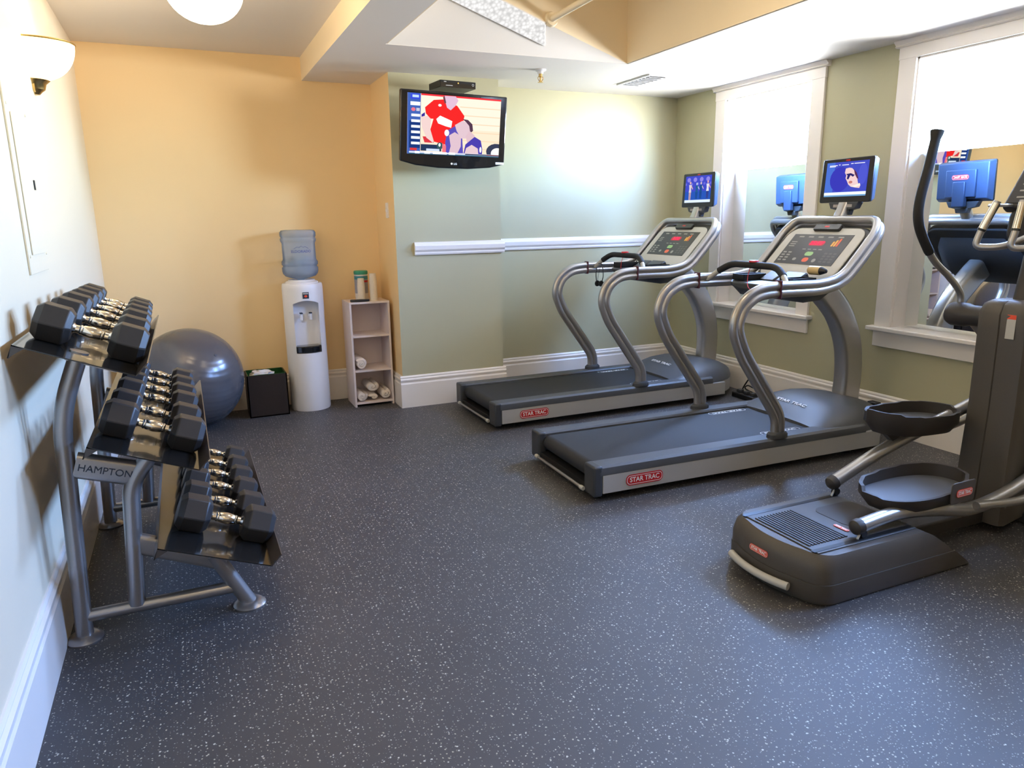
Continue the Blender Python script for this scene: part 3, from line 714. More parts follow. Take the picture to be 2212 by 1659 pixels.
    prism(bm, [(-0.11, -0.105), (0.11, -0.105), (0.11, 0.08), (-0.11, 0.08)], 'z', -0.080, -0.060, 0, MM)
    prism(bm, [(-0.045, -0.17), (0.045, -0.17), (0.045, -0.0), (-0.045, -0.0)], 'z', -0.095, -0.060, 0, MM)
    new_obj('monitor_back', bm, M_BLUEBACK, t, bevel=0.005)
    MB_ = frame_m(MM @ Vector((0, 0.03, -0.0805)), (0, 1, 0), (0.055, 0, 1))
    badge('monitor_back_badge', 0.125, 0.034, MB_, t, M_RED, M_INKW)
    bm = B(); prism(bm, [(-0.10, -0.175), (-0.12, -0.135), (0.12, -0.135), (0.10, -0.175), (0.05, -0.185), (-0.05, -0.185)], 'z', -0.045, 0.002, 0, MM)
    prism(bm, [(-0.04, -0.215), (-0.05, -0.18), (0.05, -0.18), (0.04, -0.215)], 'z', -0.05, -0.005, 0, MM)
    new_obj('monitor_bracket', bm, M_DARK, t, bevel=0.004)
    bm = B(); prism(bm, [(-0.075, -0.168), (0.075, -0.168), (0.075, -0.150), (-0.075, -0.150)], 'z', 0.002, 0.004, 0, MM); new_obj('bracket_keys', bm, mat('key_grey', (0.35, 0.31, 0.28), 0.5, noise=0.05), t)
    bm = B(); flatpoly(bm, rrect(0.035, 0.010, 0.004, 3, 0, 0.124), MM, 0.0006, 0); new_obj('monitor_badge', bm, M_RED, t, smooth=False)
    return t, MM

def ell(cx, cy, rx, ry, n=18, rot=0.0):
    return [(cx + rx * math.cos(2 * PI * i / n) * math.cos(rot) - ry * math.sin(2 * PI * i / n) * math.sin(rot), cy + rx * math.cos(2 * PI * i / n) * math.sin(rot) + ry * math.sin(2 * PI * i / n) * math.cos(rot)) for i in range(n)]
def rct(x0, y0, x1, y1): return [(x0, y0), (x1, y0), (x1, y1), (x0, y1)]
def clip01(poly):
    for ax, lim, sg in ((0, 0.0, 1), (0, 1.0, -1), (1, 0.0, 1), (1, 1.0, -1)):
        out = []
        for i in range(len(poly)):
            p, q = poly[i - 1], poly[i]; a_, b_ = sg * (p[ax] - lim), sg * (q[ax] - lim)
            if (a_ >= 0) != (b_ >= 0):
                u = a_ / (a_ - b_); out.append((p[0] + (q[0] - p[0]) * u, p[1] + (q[1] - p[1]) * u))
            if b_ >= 0: out.append(q)
        poly = out
        if len(poly) < 3: return []
    return poly
EXPF = 2 ** -1.0
def screen(name, layers, M, parent, w, h, smat, z0=0.0008):
    """layers: list of (polygon in 0..1 screen coordinates, colour)"""
    bm = B(); mats = []; keys = {}
    for i, (poly, colr, s) in enumerate(layers):
        k = (colr, s); poly = clip01(poly)
        if not poly: continue
        if k not in keys:
            keys[k] = len(mats); mats.append(emis('%s_%d' % (smat, len(mats)), lin(*colr), s * EXPF))
        flatpoly(bm, [((p[0] - 0.5) * w, (p[1] - 0.5) * h) for p in poly], M, z0 + i * 0.00006, keys[k])
    return new_obj(name, bm, mats, parent, smooth=False)

tm1, MM = make_treadmill('silver and charcoal treadmill farther back, beside the green wall')
tm1.location = (1.925, 4.645, 0)
def clone_tree(root):
    r = root.copy(); COL.objects.link(r)
    for ch in list(root.children):
        c = ch.copy(); COL.objects.link(c); c.parent = r
        for g in list(ch.children):
            d = g.copy(); COL.objects.link(d); d.parent = c
    return r
tm2 = clone_tree(tm1); tm2['label'] = 'silver and charcoal treadmill in the middle of the room, nearer of the two'
tm2.location = (1.872, 3.158, 0); tm2.rotation_euler = (0, 0, math.radians(-1.5))
for t_ in (tm1, tm2): t_['group'] = 'treadmills facing the windows'
# screens
L1 = [(rct(0, 0, 1, 1), (70, 80, 205), 1.0), (rct(0, 0.0, 1, 0.11), (215, 230, 250), 1.2), (rct(0, 0.10, 1, 0.42), (45, 90, 190), 1.0)]
for k in range(4): L1.append((ell(0.13 + 0.245 * k, 0.86, 0.07, 0.085), (150, 140, 235), 1.0))
for k in range(5): L1.append((ell(0.02 + 0.24 * k, 0.70, 0.04, 0.05), (110, 110, 225), 1.0))
def figure(cx, base, hgt, body, skin, leg):
    o = [([(cx - .035, base), (cx - .01, base), (cx - .005, base + hgt * .45), (cx - .04, base + hgt * .45)], leg, 1.0), ([(cx + .01, base), (cx + .035, base), (cx + .04, base + hgt * .45), (cx + .005, base + hgt * .45)], leg, 1.0),
         ([(cx - .05, base + hgt * .40), (cx + .05, base + hgt * .40), (cx + .035, base + hgt * .60), (cx + .055, base + hgt * .80), (cx - .055, base + hgt * .80), (cx - .035, base + hgt * .60)], body, 1.0),
         ([(cx + .045, base + hgt * .78), (cx + .11, base + hgt * .58), (cx + .10, base + hgt * .54), (cx + .04, base + hgt * .68)], skin, 1.0),
         (ell(cx, base + hgt * .90, .030, .05), skin, 1.0)]
    return o
L1 += figure(0.20, 0.10, 0.72, (225, 215, 225), (235, 190, 180), (225, 180, 170)) + figure(0.46, 0.14, 0.62, (40, 95, 150), (190, 205, 230), (30, 75, 135)) + figure(0.62, 0.14, 0.64, (35, 85, 145), (215, 195, 200), (30, 70, 130)) + figure(0.88, 0.14, 0.68, (235, 235, 245), (225, 170, 180), (60, 60, 120))
screen('monitor_screen', L1, MM @ Matrix.Translation((0, 0.008, 0)), tm1, 0.335, 0.215, 'screen_a')
L2 = [(rct(0, 0, 1, 1), (72, 82, 200), 1.0), (rct(0, 0.02, 1, 0.125), (225, 240, 255), 1.3), (rct(0, 0.0, 1, 0.045), (120, 170, 215), 1.0), (rct(0.0, 0.13, 0.20, 1), (80, 120, 220), 1.0)]
L2 += [(ell(0.35, 0.5, 0.24, 0.36), (62, 62, 190), 1.0), (ell(0.88, 0.62, 0.10, 0.30), (84, 92, 214), 1.0)]
for (x0, x1, y) in ((0.07, 0.26, .90), (0.29, 0.33, .91), (0.37, 0.53, .90), (0.58, 0.64, .92), (0.66, 0.90, .92), (0.07, 0.22, .87)): L2.append((rct(x0, y, x1, y + .02), (235, 235, 255), 1.2))
face = [(0.47, 0.80), (0.55, 0.82), (0.62, 0.80), (0.70, 0.70), (0.76, 0.56), (0.78, 0.44), (0.80, 0.36), (0.86, 0.30), (0.84, 0.22), (0.74, 0.24), (0.64, 0.27), (0.57, 0.34), (0.53, 0.44), (0.49, 0.52), (0.50, 0.60), (0.46, 0.68)]
L2 += [(face, (238, 205, 205), 1.1), ([(0.49, 0.64), (0.60, 0.66), (0.70, 0.60), (0.66, 0.55), (0.60, 0.60), (0.56, 0.48), (0.52, 0.50), (0.53, 0.60)], (48, 44, 110), 1.0),
       ([(0.66, 0.78), (0.74, 0.66), (0.80, 0.48), (0.76, 0.50), (0.70, 0.62)], (90, 50, 90), 1.0), (ell(0.62, 0.40, 0.045, 0.04), (205, 130, 120), 1.0), ([(0.62, 0.28), (0.74, 0.25), (0.86, 0.30), (0.84, 0.36), (0.72, 0.31)], (250, 235, 225), 1.1)]
screen('monitor_screen', L2, MM @ Matrix.Translation((0, 0.008, 0)), tm2, 0.335, 0.215, 'screen_b')
# red digits on the consoles
ang = math.radians(46); exv = Vector((math.cos(ang), 0, math.sin(ang))); nzv = Vector((-math.sin(ang), 0, math.cos(ang)))
def digits(parent, s):
    o_ = Vector((1.60, 0.41, 1.08)) + exv * 0.332 + nzv * (-0.0052)
    M = frame_m(o_, (0, -1, 0), exv)
    bm = B(); flatpoly(bm, rrect(0.13, 0.042, 0.018), M, 0, 0); new_obj('led_window', bm, mat('led_glow', (0.05, 0, 0.004), 0.4, noise=0.01, emit=(1.0, 0.01, 0.05), estr=0.22), parent, smooth=False)
    text('led_digits', s, 0.040, M @ Matrix.Translation((0, 0, 0.0006)), emis('led_red', (1.0, 0.02, 0.06), 1.6), parent, 1.25, 0.0002, 0.0006)
digits(tm1, '1:00'); digits(tm2, '20:27')

# silver drinks bottle in the ledge of the nearer treadmill
t = thing('drink_bottle', 'cream bottle with a dark cap lying on the ledge of the nearer treadmill', 'bottle', (3.48, 3.30, 1.165), 0)
bm = B(); lathe(bm, [(0.001, -0.05), (0.024, -0.05), (0.027, -0.04), (0.027, 0.03), (0.016, 0.045), (0.001, 0.046)], axis='y', n=20); new_obj('body', bm, mat('cream_plastic', lin(200, 175, 125), 0.4, noise=0.03), t)
bm = B(); lathe(bm, [(0.001, -0.095), (0.012, -0.09), (0.024, -0.051), (0.001, -0.05)], axis='y', n=20); new_obj('cap', bm, M_BLACK, t)

# headphones hanging from the grip bar of the farther treadmill
t = thing('headphones', 'black headphones hanging from the grip bar of the farther treadmill', 'headphones', (3.205, 5.355, 1.112))
bm = B(); arc = [Vector((0.004, 0.052 * math.cos(a), -0.052 - 0.0 + 0.062 * math.sin(a) - 0.02)) for a in [PI * k / 14 for k in range(15)]]
pts = [Vector((0, 0.050, -0.150))] + [Vector((0, 0.058, -0.09))] + [Vector((0, 0.040, -0.010)), Vector((0, 0.0, 0.004)), Vector((0, -0.040, -0.010)), Vector((0, -0.058, -0.09)), Vector((0, -0.040, -0.145))]
tube(bm, smooth_path(pts, 6), 0.0035, 8); new_obj('headband', bm, M_BLACK, t)
for (y, z, s) in ((0.035, -0.165, 1), (-0.026, -0.162, -1)):
    bm = B(); lathe(bm, [(0.001, -0.010), (0.022, -0.008), (0.026, 0.0), (0.020, 0.010), (0.001, 0.012)], c=(0, y, z), axis='y', n=18); new_obj('ear_cup', bm, M_BLACK, t)
bm = B(); tube(bm, smooth_path([(0, 0.035, -0.15), (0.005, 0.02, -0.08), (0.01, 0.0, -0.02), (0.02, -0.05, -0.03)], 6), 0.0015, 6); new_obj('cable', bm, M_BLACK, t)

# ------------------------------------------------------------------ television on the column
TM = frame_m((1.935, 5.335, 2.145), (1.0, 0.035, -0.018), (0.0, -0.13, 1.0))   # Z towards the room
if TM.to_3x3().col[2].y > 0: TM = TM @ Matrix.Diagonal((1, 1, 1, 1))
t = thing('television', 'black flat television showing a basketball game, mounted high on the column', 'television', (1.935, 5.335, 2.145))
LM = Matrix.Translation((-1.935, -5.335, -2.145)) @ TM
bm = B()
outl = [(-0.42, 0.255), (0.42, 0.255), (0.42, -0.235), (0.30, -0.262), (0.12, -0.277), (-0.12, -0.277), (-0.30, -0.262), (-0.42, -0.235)]
prism(bm, outl, 'z', -0.035, 0.0, 0, LM); new_obj('bezel', bm, M_GLOSS, t, bevel=0.010, seg=3)
bm = B(); prism(bm, [(-0.37, -0.20), (0.37, -0.20), (0.33, 0.20), (-0.33, 0.20)], 'z', -0.085, -0.035, 0, LM); new_obj('back_shell', bm, M_BLACK, t, bevel=0.01)
bm = B(); box(bm, -0.10, -0.10, -0.22, 0.10, 0.10, -0.085, M=LM); box(bm, -0.16, 0.262, -0.14, 0.16, 0.285, 0.14); new_obj('wall_bracket', bm, M_DARK, t, bevel=0.004)
text('lettering', '● LG', 0.018, LM @ Matrix.Translation((0, -0.243, 0.001)), M_INKW, t, 1.2, 0.0003, 0.0004)
bm = B(); flatpoly(bm, rct(0.345, -0.235, 0.415, -0.218), LM, 0.001); new_obj('sticker', bm, M_INKW, t, smooth=False)
LT = [(rct(0, 0, 1, 1), (255, 232, 205), 1.1), (rct(0.14, 0.45, 1, 1.0), (255, 240, 220), 1.12), (rct(0.14, 0.972, 1, 1), (235, 50, 60), 1.2)]
for k in range(6): LT.append((rct(0.55, 0.12 + k * 0.14, 1, 0.135 + k * 0.14), (255, 224, 190), 1.0))
LT += [(ell(0.97, 0.10, 0.115, 0.14), (60, 66, 92), 1.0), (ell(0.985, 0.07, 0.075, 0.095), (250, 246, 240), 1.3)]
# coach in a red shirt
LT += [([(0.16, 0.30), (0.27, 0.30), (0.28, 0.20), (0.18, 0.20)], (225, 60, 70), 1.0), ([(0.14, 0.62), (0.25, 0.66), (0.24, 0.45), (0.30, 0.32), (0.27, 0.20), (0.20, 0.28), (0.15, 0.45)], (244, 214, 210), 1.05),
       ([(0.18, 0.78), (0.27, 0.91), (0.37, 0.93), (0.52, 0.84), (0.60, 0.68), (0.57, 0.42), (0.50, 0.26), (0.43, 0.17), (0.28, 0.22), (0.24, 0.42), (0.27, 0.60), (0.24, 0.60), (0.19, 0.68)], (238, 40, 40), 1.15),
       ([(0.38, 0.99), (0.50, 0.995), (0.53, 0.93), (0.50, 0.84), (0.45, 0.76), (0.41, 0.80), (0.39, 0.90)], (225, 190, 215), 1.1), ([(0.38, 1.0), (0.40, 0.88), (0.385, 0.86), (0.365, 0.96)], (120, 70, 80), 1.0),
       ([(0.145, 0.66), (0.18, 0.70), (0.18, 0.64), (0.145, 0.62)], (60, 50, 160), 1.0),
       ([(0.30, 0.60), (0.34, 0.66), (0.44, 0.60), (0.47, 0.58), (0.46, 0.47), (0.40, 0.49), (0.32, 0.53)], (255, 250, 250), 1.4), (ell(0.335, 0.83, 0.018, 0.022), (255, 235, 235), 1.2)]
# two players in purple
LT += [([(0.42, 0.42), (0.50, 0.50), (0.58, 0.38), (0.60, 0.02), (0.41, 0.02), (0.40, 0.22)], (96, 84, 190), 1.0), (ell(0.415, 0.38, 0.025, 0.055), (250, 245, 255), 1.2),
       ([(0.44, 0.34), (0.50, 0.40), (0.57, 0.34), (0.57, 0.16), (0.53, 0.02), (0.44, 0.02), (0.46, 0.16)], (222, 192, 205), 1.1),
       ([(0.50, 0.52), (0.58, 0.60), (0.66, 0.56), (0.68, 0.44), (0.62, 0.30), (0.57, 0.30), (0.52, 0.42)], (224, 196, 206), 1.1), ([(0.58, 0.63), (0.64, 0.62), (0.69, 0.55), (0.70, 0.44), (0.67, 0.40), (0.655, 0.52), (0.62, 0.58)], (88, 62, 84), 1.0),
       ([(0.62, 0.34), (0.66, 0.44), (0.72, 0.36), (0.72, 0.24), (0.64, 0.22)], (222, 190, 200), 1.1),
       ([(0.60, 0.02), (0.62, 0.20), (0.72, 0.34), (0.79, 0.28), (0.81, 0.14), (0.81, 0.02)], (78, 66, 180), 1.0), ([(0.61, 0.02), (0.63, 0.14), (0.69, 0.20), (0.76, 0.14), (0.77, 0.02)], (228, 200, 208), 1.1), (ell(0.79, 0.12, 0.012, 0.05), (250, 245, 255), 1.2)]
LT += [(rct(0.14, 0.06, 0.36, 0.17), (40, 60, 95), 1.0), (rct(0.20, 0.06, 0.34, 0.10), (200, 215, 240), 1.2), (ell(0.345, 0.155, 0.034, 0.06), (60, 95, 100), 1.0), (ell(0.34, 0.17, 0.012, 0.03), (230, 240, 240), 1.2), ([(0.37, 0.20), (0.41, 0.16), (0.41, 0.05), (0.37, 0.05)], (240, 120, 130), 1.1)]
# score column and ticker
LT += [(rct(0.0, 0.0, 0.135, 1.0), (70, 105, 190), 1.0), (rct(0.02, 0.10, 0.135, 0.55), (30, 60, 130), 1.0), (rct(0.03, 0.90, 0.13, 0.99), (60, 80, 220), 1.1), (rct(0.05, 0.93, 0.115, 0.97), (190, 215, 250), 1.2), (rct(0.03, 0.80, 0.13, 0.86), (225, 235, 250), 1.3)]
for k in range(6): LT.append((rct(0.04, 0.62 - 0.092 * k, 0.13, 0.662 - 0.092 * k), (235, 240, 250), 1.3))
LT += [(ell(0.06, 0.735, 0.022, 0.03), (235, 120, 140), 1.1), (rct(0.09, 0.71, 0.125, 0.76), (200, 200, 220), 1.1), (rct(0.03, 0.06, 0.10, 0.10), (220, 60, 60), 1.1),
       (rct(0.02, 0.0, 1.0, 0.045), (210, 215, 235), 1.2), (rct(0.02, 0.0, 1.0, 0.018), (60, 110, 140), 1.0), (rct(0.62, 0.022, 0.86, 0.040), (40, 55, 90), 1.0), (rct(0.86, 0.02, 1.0, 0.04), (120, 70, 80), 1.0)]
for (a_, b_) in ((0.08, 0.13), (0.18, 0.24), (0.27, 0.42), (0.44, 0.51)): LT.append((rct(a_, 0.012, b_, 0.05), (250, 240, 245), 1.3))
screen('tv_screen', LT, LM @ Matrix.Translation((0, 0.025, 0)), t, 0.735, 0.415, 'tv', 0.0006)

# set-top box standing on the television
t = thing('cable_box', 'small black cable box resting on top of the television', 'cable box', (1.95, 5.40, 2.432))
Mx = Matrix.Rotation(0.10, 4, 'Z')
bm = B(); box(bm, -0.145, -0.10, 0, 0.145, 0.10, 0.048, M=Mx); new_obj('case', bm, M_BLACK, t, bevel=0.004)
bm = B(); box(bm, -0.14, -0.1015, -0.0, 0.14, -0.1001, 0.044, M=Mx); new_obj('front_panel', bm, M_GLOSS, t)
bm = B(); flatpoly(bm, ell(0, 0.032, 0.004, 0.004), Mx @ frame_m((0, -0.1022, 0), (1, 0, 0), (0, 0, 1))); new_obj('indicator_light', bm, emis('amber_led', (1.0, 0.5, 0.08), 2.0), t, smooth=False)
bm = B(); O = ell(0.12, 0.026, 0.009, 0.009); I = ell(0.12, 0.026, 0.006, 0.006); Mq = Mx @ frame_m((0, -0.1022, 0), (1, 0, 0), (0, 0, 1))
VO = [bm.verts.new(Mq @ Vector((*p, 0))) for p in O]; VI = [bm.verts.new(Mq @ Vector((*p, 0))) for p in I]
for i in range(18): bm.faces.new((VO[i], VO[(i + 1) % 18], VI[(i + 1) % 18], VI[i]))
flatpoly(bm, rct(-0.115, 0.034, -0.095, 0.040), Mq); flatpoly(bm, rct(-0.10, 0.010, -0.045, 0.015), Mq)
new_obj('front_markings', bm, mat('dim_marks', (0.30, 0.30, 0.30), 0.5, noise=0.02), t, smooth=False)

# ------------------------------------------------------------------ dumbbell rack
rack = thing('dumbbell_rack', 'gunmetal three-tier dumbbell rack standing against the left wall', 'dumbbell rack', (-0.2, 3.4, 0))
RO = Vector((-0.2, 3.4, 0))
def rk(name, bm, m, parent=None, **k):
    bmesh.ops.transform(bm, matrix=Matrix.Translation(-RO), verts=bm.verts[:]); return new_obj(name, bm, m, parent or rack, **k)
YN, YF = 2.86, 4.00
for Y in (YN, YF):
    bm = B(); tube(bm, fillet([(-0.478, Y, 0.012), (-0.445, Y, 0.86), (-0.36, Y, 1.075)], 0.14, 8), 0.030, 18); rk('rear_post', bm, M_GUN)
    bm = B(); tube(bm, fillet([(-0.295, Y, 0.10), (-0.262, Y, 0.575), (-0.185, Y, 0.675)], 0.10, 8), 0.030, 18); rk('middle_post', bm, M_GUN)
    bm = B(); tube(bm, [(0.10, Y, 0.012), (-0.015, Y, 0.245)], 0.030, 18); rk('front_leg', bm, M_GUN)
    bm = B(); tube(bm, [(-0.472, Y, 0.090), (0.055, Y, 0.090)], 0.024, 14); rk('bottom_bar', bm, M_GUN)
    bm = B(); sweep(bm, [(-0.425, Y, 0.672), (-0.240, Y, 0.612)], rrect(0.095, 0.044, 0.020, 4), up=(0, 0, 1)); rk('name_bar', bm, M_GUN)
    bm = B(); sweep(bm, [(-0.275, Y, 0.345), (0.03, Y, 0.205)], rrect(0.080, 0.040, 0.018, 4), up=(0, 0, 1)); rk('lower_bar', bm, M_GUN)
    for x in (-0.478, 0.10):
        bm = B(); lathe(bm, [(0.001, 0.0), (0.062, 0.0), (0.063, 0.006), (0.050, 0.018), (0.032, 0.022), (0.001, 0.022)], c=(x, Y, 0), n=28); rk('foot_disc', bm, M_GUN)
tx = text('lettering', 'HAMPTON', 0.036, Matrix.Translation(-RO) @ frame_m((-0.333, YN - 0.0232, 0.640), (0.927, 0, -0.300), (0.300, 0, 0.927)), M_INKD, rack, 1.0, 0.0005, 0.0)
TL = math.radians(21.5); dX, dZ = math.cos(TL), -math.sin(TL); nX, nZ = math.sin(TL), math.cos(TL)
TRAYS = [('top', -0.523, 1.135, 0.360), ('middle', -0.362, 0.775, 0.360), ('bottom', -0.192, 0.372, 0.405)]
YT0, YT1 = 2.70, 4.14
for nm, x0, z0, wd in TRAYS:
    def P(s, u): return (x0 + dX * s + nX * u, z0 + dZ * s + nZ * u)
    bm = B(); prism(bm, [P(0, 0), P(wd, 0), P(wd, -0.004), P(0, -0.004)], 'y', YT0, YT1); tr = rk('tray', bm, M_TRAY, smooth=False)
    bm = B(); prism(bm, [P(wd, -0.004), P(wd + 0.004, -0.004), P(wd + 0.026, 0.050), P(wd + 0.022, 0.050)], 'y', YT0, YT1); rk('front_lip', bm, M_TRAYEDGE, tr, smooth=False)
    bm = B(); prism(bm, [P(0, 0), P(0, -0.004), P(0.003, -0.045), P(-0.001, -0.045)], 'y', YT0, YT1); prism(bm, [P(0, -0.0), P(0.035, -0.004), P(0.0, -0.045)], 'y', YT0, YT0 + 0.003); rk('back_flange', bm, M_TRAYEDGE, tr, smooth=False)
    for Y in (YN, YF):
        bm = B(); prism(bm, [P(0.12, -0.004), P(wd - 0.04, -0.004), P(wd - 0.06, -0.035), P(0.14, -0.035)], 'y', Y - 0.018, Y + 0.018); rk('tray_bracket', bm, M_GUN, smooth=False)

def make_dumbbell():
    t = thing('dumbbell', 'x', 'dumbbell')
    R = 0.074
    for s in (-1, 1):
        bm = B(); hexa = [(R * math.cos(PI / 3 * k), R * math.sin(PI / 3 * k)) for k in range(6)]; rings = []
        for (xx, f) in ((0.060, 0.66), (0.062, 0.74), (0.080, 1.0), (0.156, 1.0), (0.176, 0.76), (0.178, 0.68)):
            rings.append([bm.verts.new((s * xx, q[0] * f, q[1] * f)) for q in hexa])
        for A, C in zip(rings, rings[1:]):
            for i in range(6): bm.faces.new((A[i], A[(i + 1) % 6], C[(i + 1) % 6], C[i]))
        bm.faces.new(rings[0]); bm.faces.new(rings[-1])
        new_obj('head', bm, M_RUB, t, smooth=True, bevel=0.004, seg=2, angle=20)
    bm = B(); lathe(bm, [(0.017, -0.070), (0.020, -0.066), (0.020, -0.060), (0.014, -0.052), (0.0145, -0.040), (0.018, -0.036), (0.0185, -0.032), (0.0165, -0.030), (0.0190, -0.026), (0.0225, 0.0), (0.0190, 0.026), (0.0165, 0.030), (0.0185, 0.032), (0.018, 0.036), (0.0145, 0.040), (0.014, 0.052), (0.020, 0.060), (0.020, 0.066), (0.017, 0.070)], axis='x', n=20)
    new_obj('handle', bm, M_CHROME, t)
    return t
proto = make_dumbbell(); used = False
ORD = ['nearest', 'second', 'third', 'fourth', 'fifth', 'farthest']
rows = {'top': ([2.93, 3.22, 3.48, 3.71, 3.92, 4.08], [1.0, 0.97, 0.95, 0.92, 0.90, 0.88], 0.190),
        'middle': ([2.92, 3.155, 3.41, 3.60, 3.80, 3.99], [0.98, 0.93, 0.90, 0.88, 0.86, 0.84], 0.186),
        'bottom': ([2.94, 3.16, 3.37, 3.56, 3.74, 3.92], [1.03, 0.92, 0.88, 0.85, 0.82, 0.80], 0.232)}
DB = []
for nm, x0, z0, wd in TRAYS:
    ys_, sc_, s0 = rows[nm]
    for i, (y, k) in enumerate(zip(ys_, sc_)):
        apo = 0.074 * k * math.cos(PI / 6) + 0.0008
        loc = (x0 + dX * s0 + nX * apo, y, z0 + dZ * s0 + nZ * apo)
        where = {'nearest': 'at the near end', 'farthest': 'at the far end'}.get(ORD[i], ORD[i] + ' from the near end')
        lab = 'black hex dumbbell with chrome handle %s of the rack\'s %s tray' % (where, nm)
        sx = k
        if not used: o = proto; used = True; o.location = loc; o.scale = (sx, k, k); o['label'] = lab
        else: o = dup(proto, loc, label=lab, scale=(sx, k, k))
        # hex flat side down on the tray, tilted with it
        o.rotation_euler = Euler((0, TL, 0)); o['group'] = 'dumbbells on the %s tray' % nm
        DB.append(o)
# the hexagon's flat faces point up and down already (corners at 30 degrees + 60 k measured from y)

# ------------------------------------------------------------------ exercise ball
t = thing('exercise_ball', 'large shiny silver-grey exercise ball on the floor behind the dumbbell rack', 'exercise ball', (-0.045, 5.775, 0))
bm = B(); n = 96; prof = []
for k in range(0, n + 1):
    a = -PI / 2 + PI * k / n; r = 0.375
    if abs(a) < 1.15 and (k % 6) == 0: r -= 0.0016
    prof.append((max(r * math.cos(a), 0.0004), 0.372 + r * math.sin(a)))
lathe(bm, prof, n=72, caps=False)
bmesh.ops.transform(bm, matrix=Matrix.Translation((0, 0, 0.372)) @ Matrix.Rotation(0.5, 4, 'X') @ Matrix.Rotation(0.3, 4, 'Y') @ Matrix.Translation((0, 0, -0.372)), verts=bm.verts[:])
for v in bm.verts: v.co.z = max(v.co.z, 0.001)
new_obj('ball_skin', bm, M_BALL, t, angle=80)
bm = B(); lathe(bm, [(0.001, 0.0), (0.011, 0.0), (0.009, 0.004), (0.001, 0.005)], n=14)
bmesh.ops.transform(bm, matrix=Matrix.Translation((0.18, -0.255, 0.577)) @ Vector((0, 0, 1)).rotation_difference(Vector((0.18, -0.255, 0.205))).to_matrix().to_4x4(), verts=bm.verts[:]); new_obj('plug', bm, M_DARK, t)

# ------------------------------------------------------------------ waste bin
t = thing('waste_bin', 'dark brown rectangular bin lined with a green bag beside the water cooler', 'bin', (0.50, 5.97, 0))
bm = B(); w, d, hh, th_ = 0.150, 0.125, 0.335, 0.008
for (a_, b_, c_, e2) in ((-w, -d, w, -d + th_), (-w, d - th_, w, d), (-w, -d, -w + th_, d), (w - th_, -d, w, d)): box(bm, a_, b_, 0, c_, e2, hh)
box(bm, -w, -d, 0.001, w, d, 0.01); new_obj('bin_body', bm, M_BIN, t, smooth=False)
bm = B(); w2, d2 = w - 0.009, d - 0.009
for (a_, b_, c_, e2) in ((-w2, -d2, w2, -d2 + .002), (-w2, d2 - .002, w2, d2), (-w2, -d2, -w2 + .002, d2), (w2 - .002, -d2, w2, d2)): box(bm, a_, b_, 0.10, c_, e2, hh + 0.004)
box(bm, -w2, -d2, 0.28, w2, d2, 0.285); new_obj('liner', bm, M_LINER, t, smooth=False)
pp_ = thing('crumpled_paper', 'crumpled white paper lying in the mouth of the brown bin', 'paper', (0.47, 5.96, 0.286))
bm = B(); bmesh.ops.create_icosphere(bm, subdivisions=3, radius=0.06)
for v in bm.verts: v.co *= 1 + random.uniform(-0.25, 0.25); v.co.x *= 1.5; v.co.z = v.co.z * 0.55 + 0.036
for v in bm.verts: v.co.z = max(v.co.z, 0)
new_obj('paper_ball', bm, M_PAPER, pp_, smooth=False)

# ------------------------------------------------------------------ water cooler
CX, CY, CR = 0.842, 6.0, 0.158
t = thing('water_cooler', 'tall white water cooler with rounded front between the bin and shelf', 'water cooler', (CX, CY, 0))
bm = B(); HX = 0.098; a_side = math.asin(HX / CR)
angs = [-PI / 2 - a_side + 2 * a_side * k / 10 for k in range(11)]
rest = [(-PI / 2 + a_side) + (2 * PI - 2 * a_side) * k / 36 for k in range(1, 36)]
allA = angs + rest
def cpt(a, z, f=1.0):
    x, y = CR * f * math.cos(a), CR * f * math.sin(a)
    if y > 0.125: y = 0.125
    return (x, y, z)
def arch(a): x = CR * math.cos(a); return 0.868 + 0.026 * (1 - (x / HX) ** 2)
rowsZ = [(0.0, 0.975), (0.012, 1.0), (0.30, 1.0), (0.475, 1.0), 'arch', (0.985, 1.0), (1.012, 0.985), (1.022, 0.95)]
R = []
for rz_ in rowsZ:
    if rz_ == 'arch': R.append([bm.verts.new(cpt(a, arch(a) if i < 11 else 0.868)) for i, a in enumerate(allA)])
    else: R.append([bm.verts.new(cpt(a, rz_[0], rz_[1])) for a in allA])
N = len(allA)
for j in range(len(R) - 1):
    for i in range(N):
        if j == 3 and i < 10: continue
        k = (i + 1) % N; bm.faces.new((R[j][i], R[j][k], R[j + 1][k], R[j + 1][i]))
bm.faces.new(R[0][::-1]); bm.faces.new(R[-1])
# recess: lining built back from the opening edge
yb = -0.045
lo = [bm.verts.new((v.co.x, yb, v.co.z)) for v in R[3][:11]]; hi = [bm.verts.new((v.co.x, yb, v.co.z)) for v in R[4][:11]]
for i in range(10):
    bm.faces.new((R[3][i], R[3][i + 1], lo[i + 1], lo[i])); bm.faces.new((R[4][i + 1], R[4][i], hi[i], hi[i + 1])); bm.faces.new((lo[i], lo[i + 1], hi[i + 1], hi[i]))
bm.faces.new((R[3][0], lo[0], hi[0], R[4][0])); bm.faces.new((R[3][10], R[4][10], hi[10], lo[10]))
new_obj('cabinet', bm, M_WHITE, t, angle=40)
bm = B(); lathe(bm, [(0.001, 1.022), (0.125, 1.022), (0.127, 1.030), (0.118, 1.038), (0.105, 1.040), (0.100, 1.050), (0.085, 1.051), (0.060, 1.040), (0.030, 1.032), (0.001, 1.031)], n=36); new_obj('bottle_collar', bm, M_WHITE, t)
bm = B(); rr_ = CR + 0.003
dr = [(rr_ * math.cos(a), rr_ * math.sin(a)) for a in angs] ; dr2 = [((CR - 0.02) * math.cos(a), -0.05) for a in angs[::-1]]
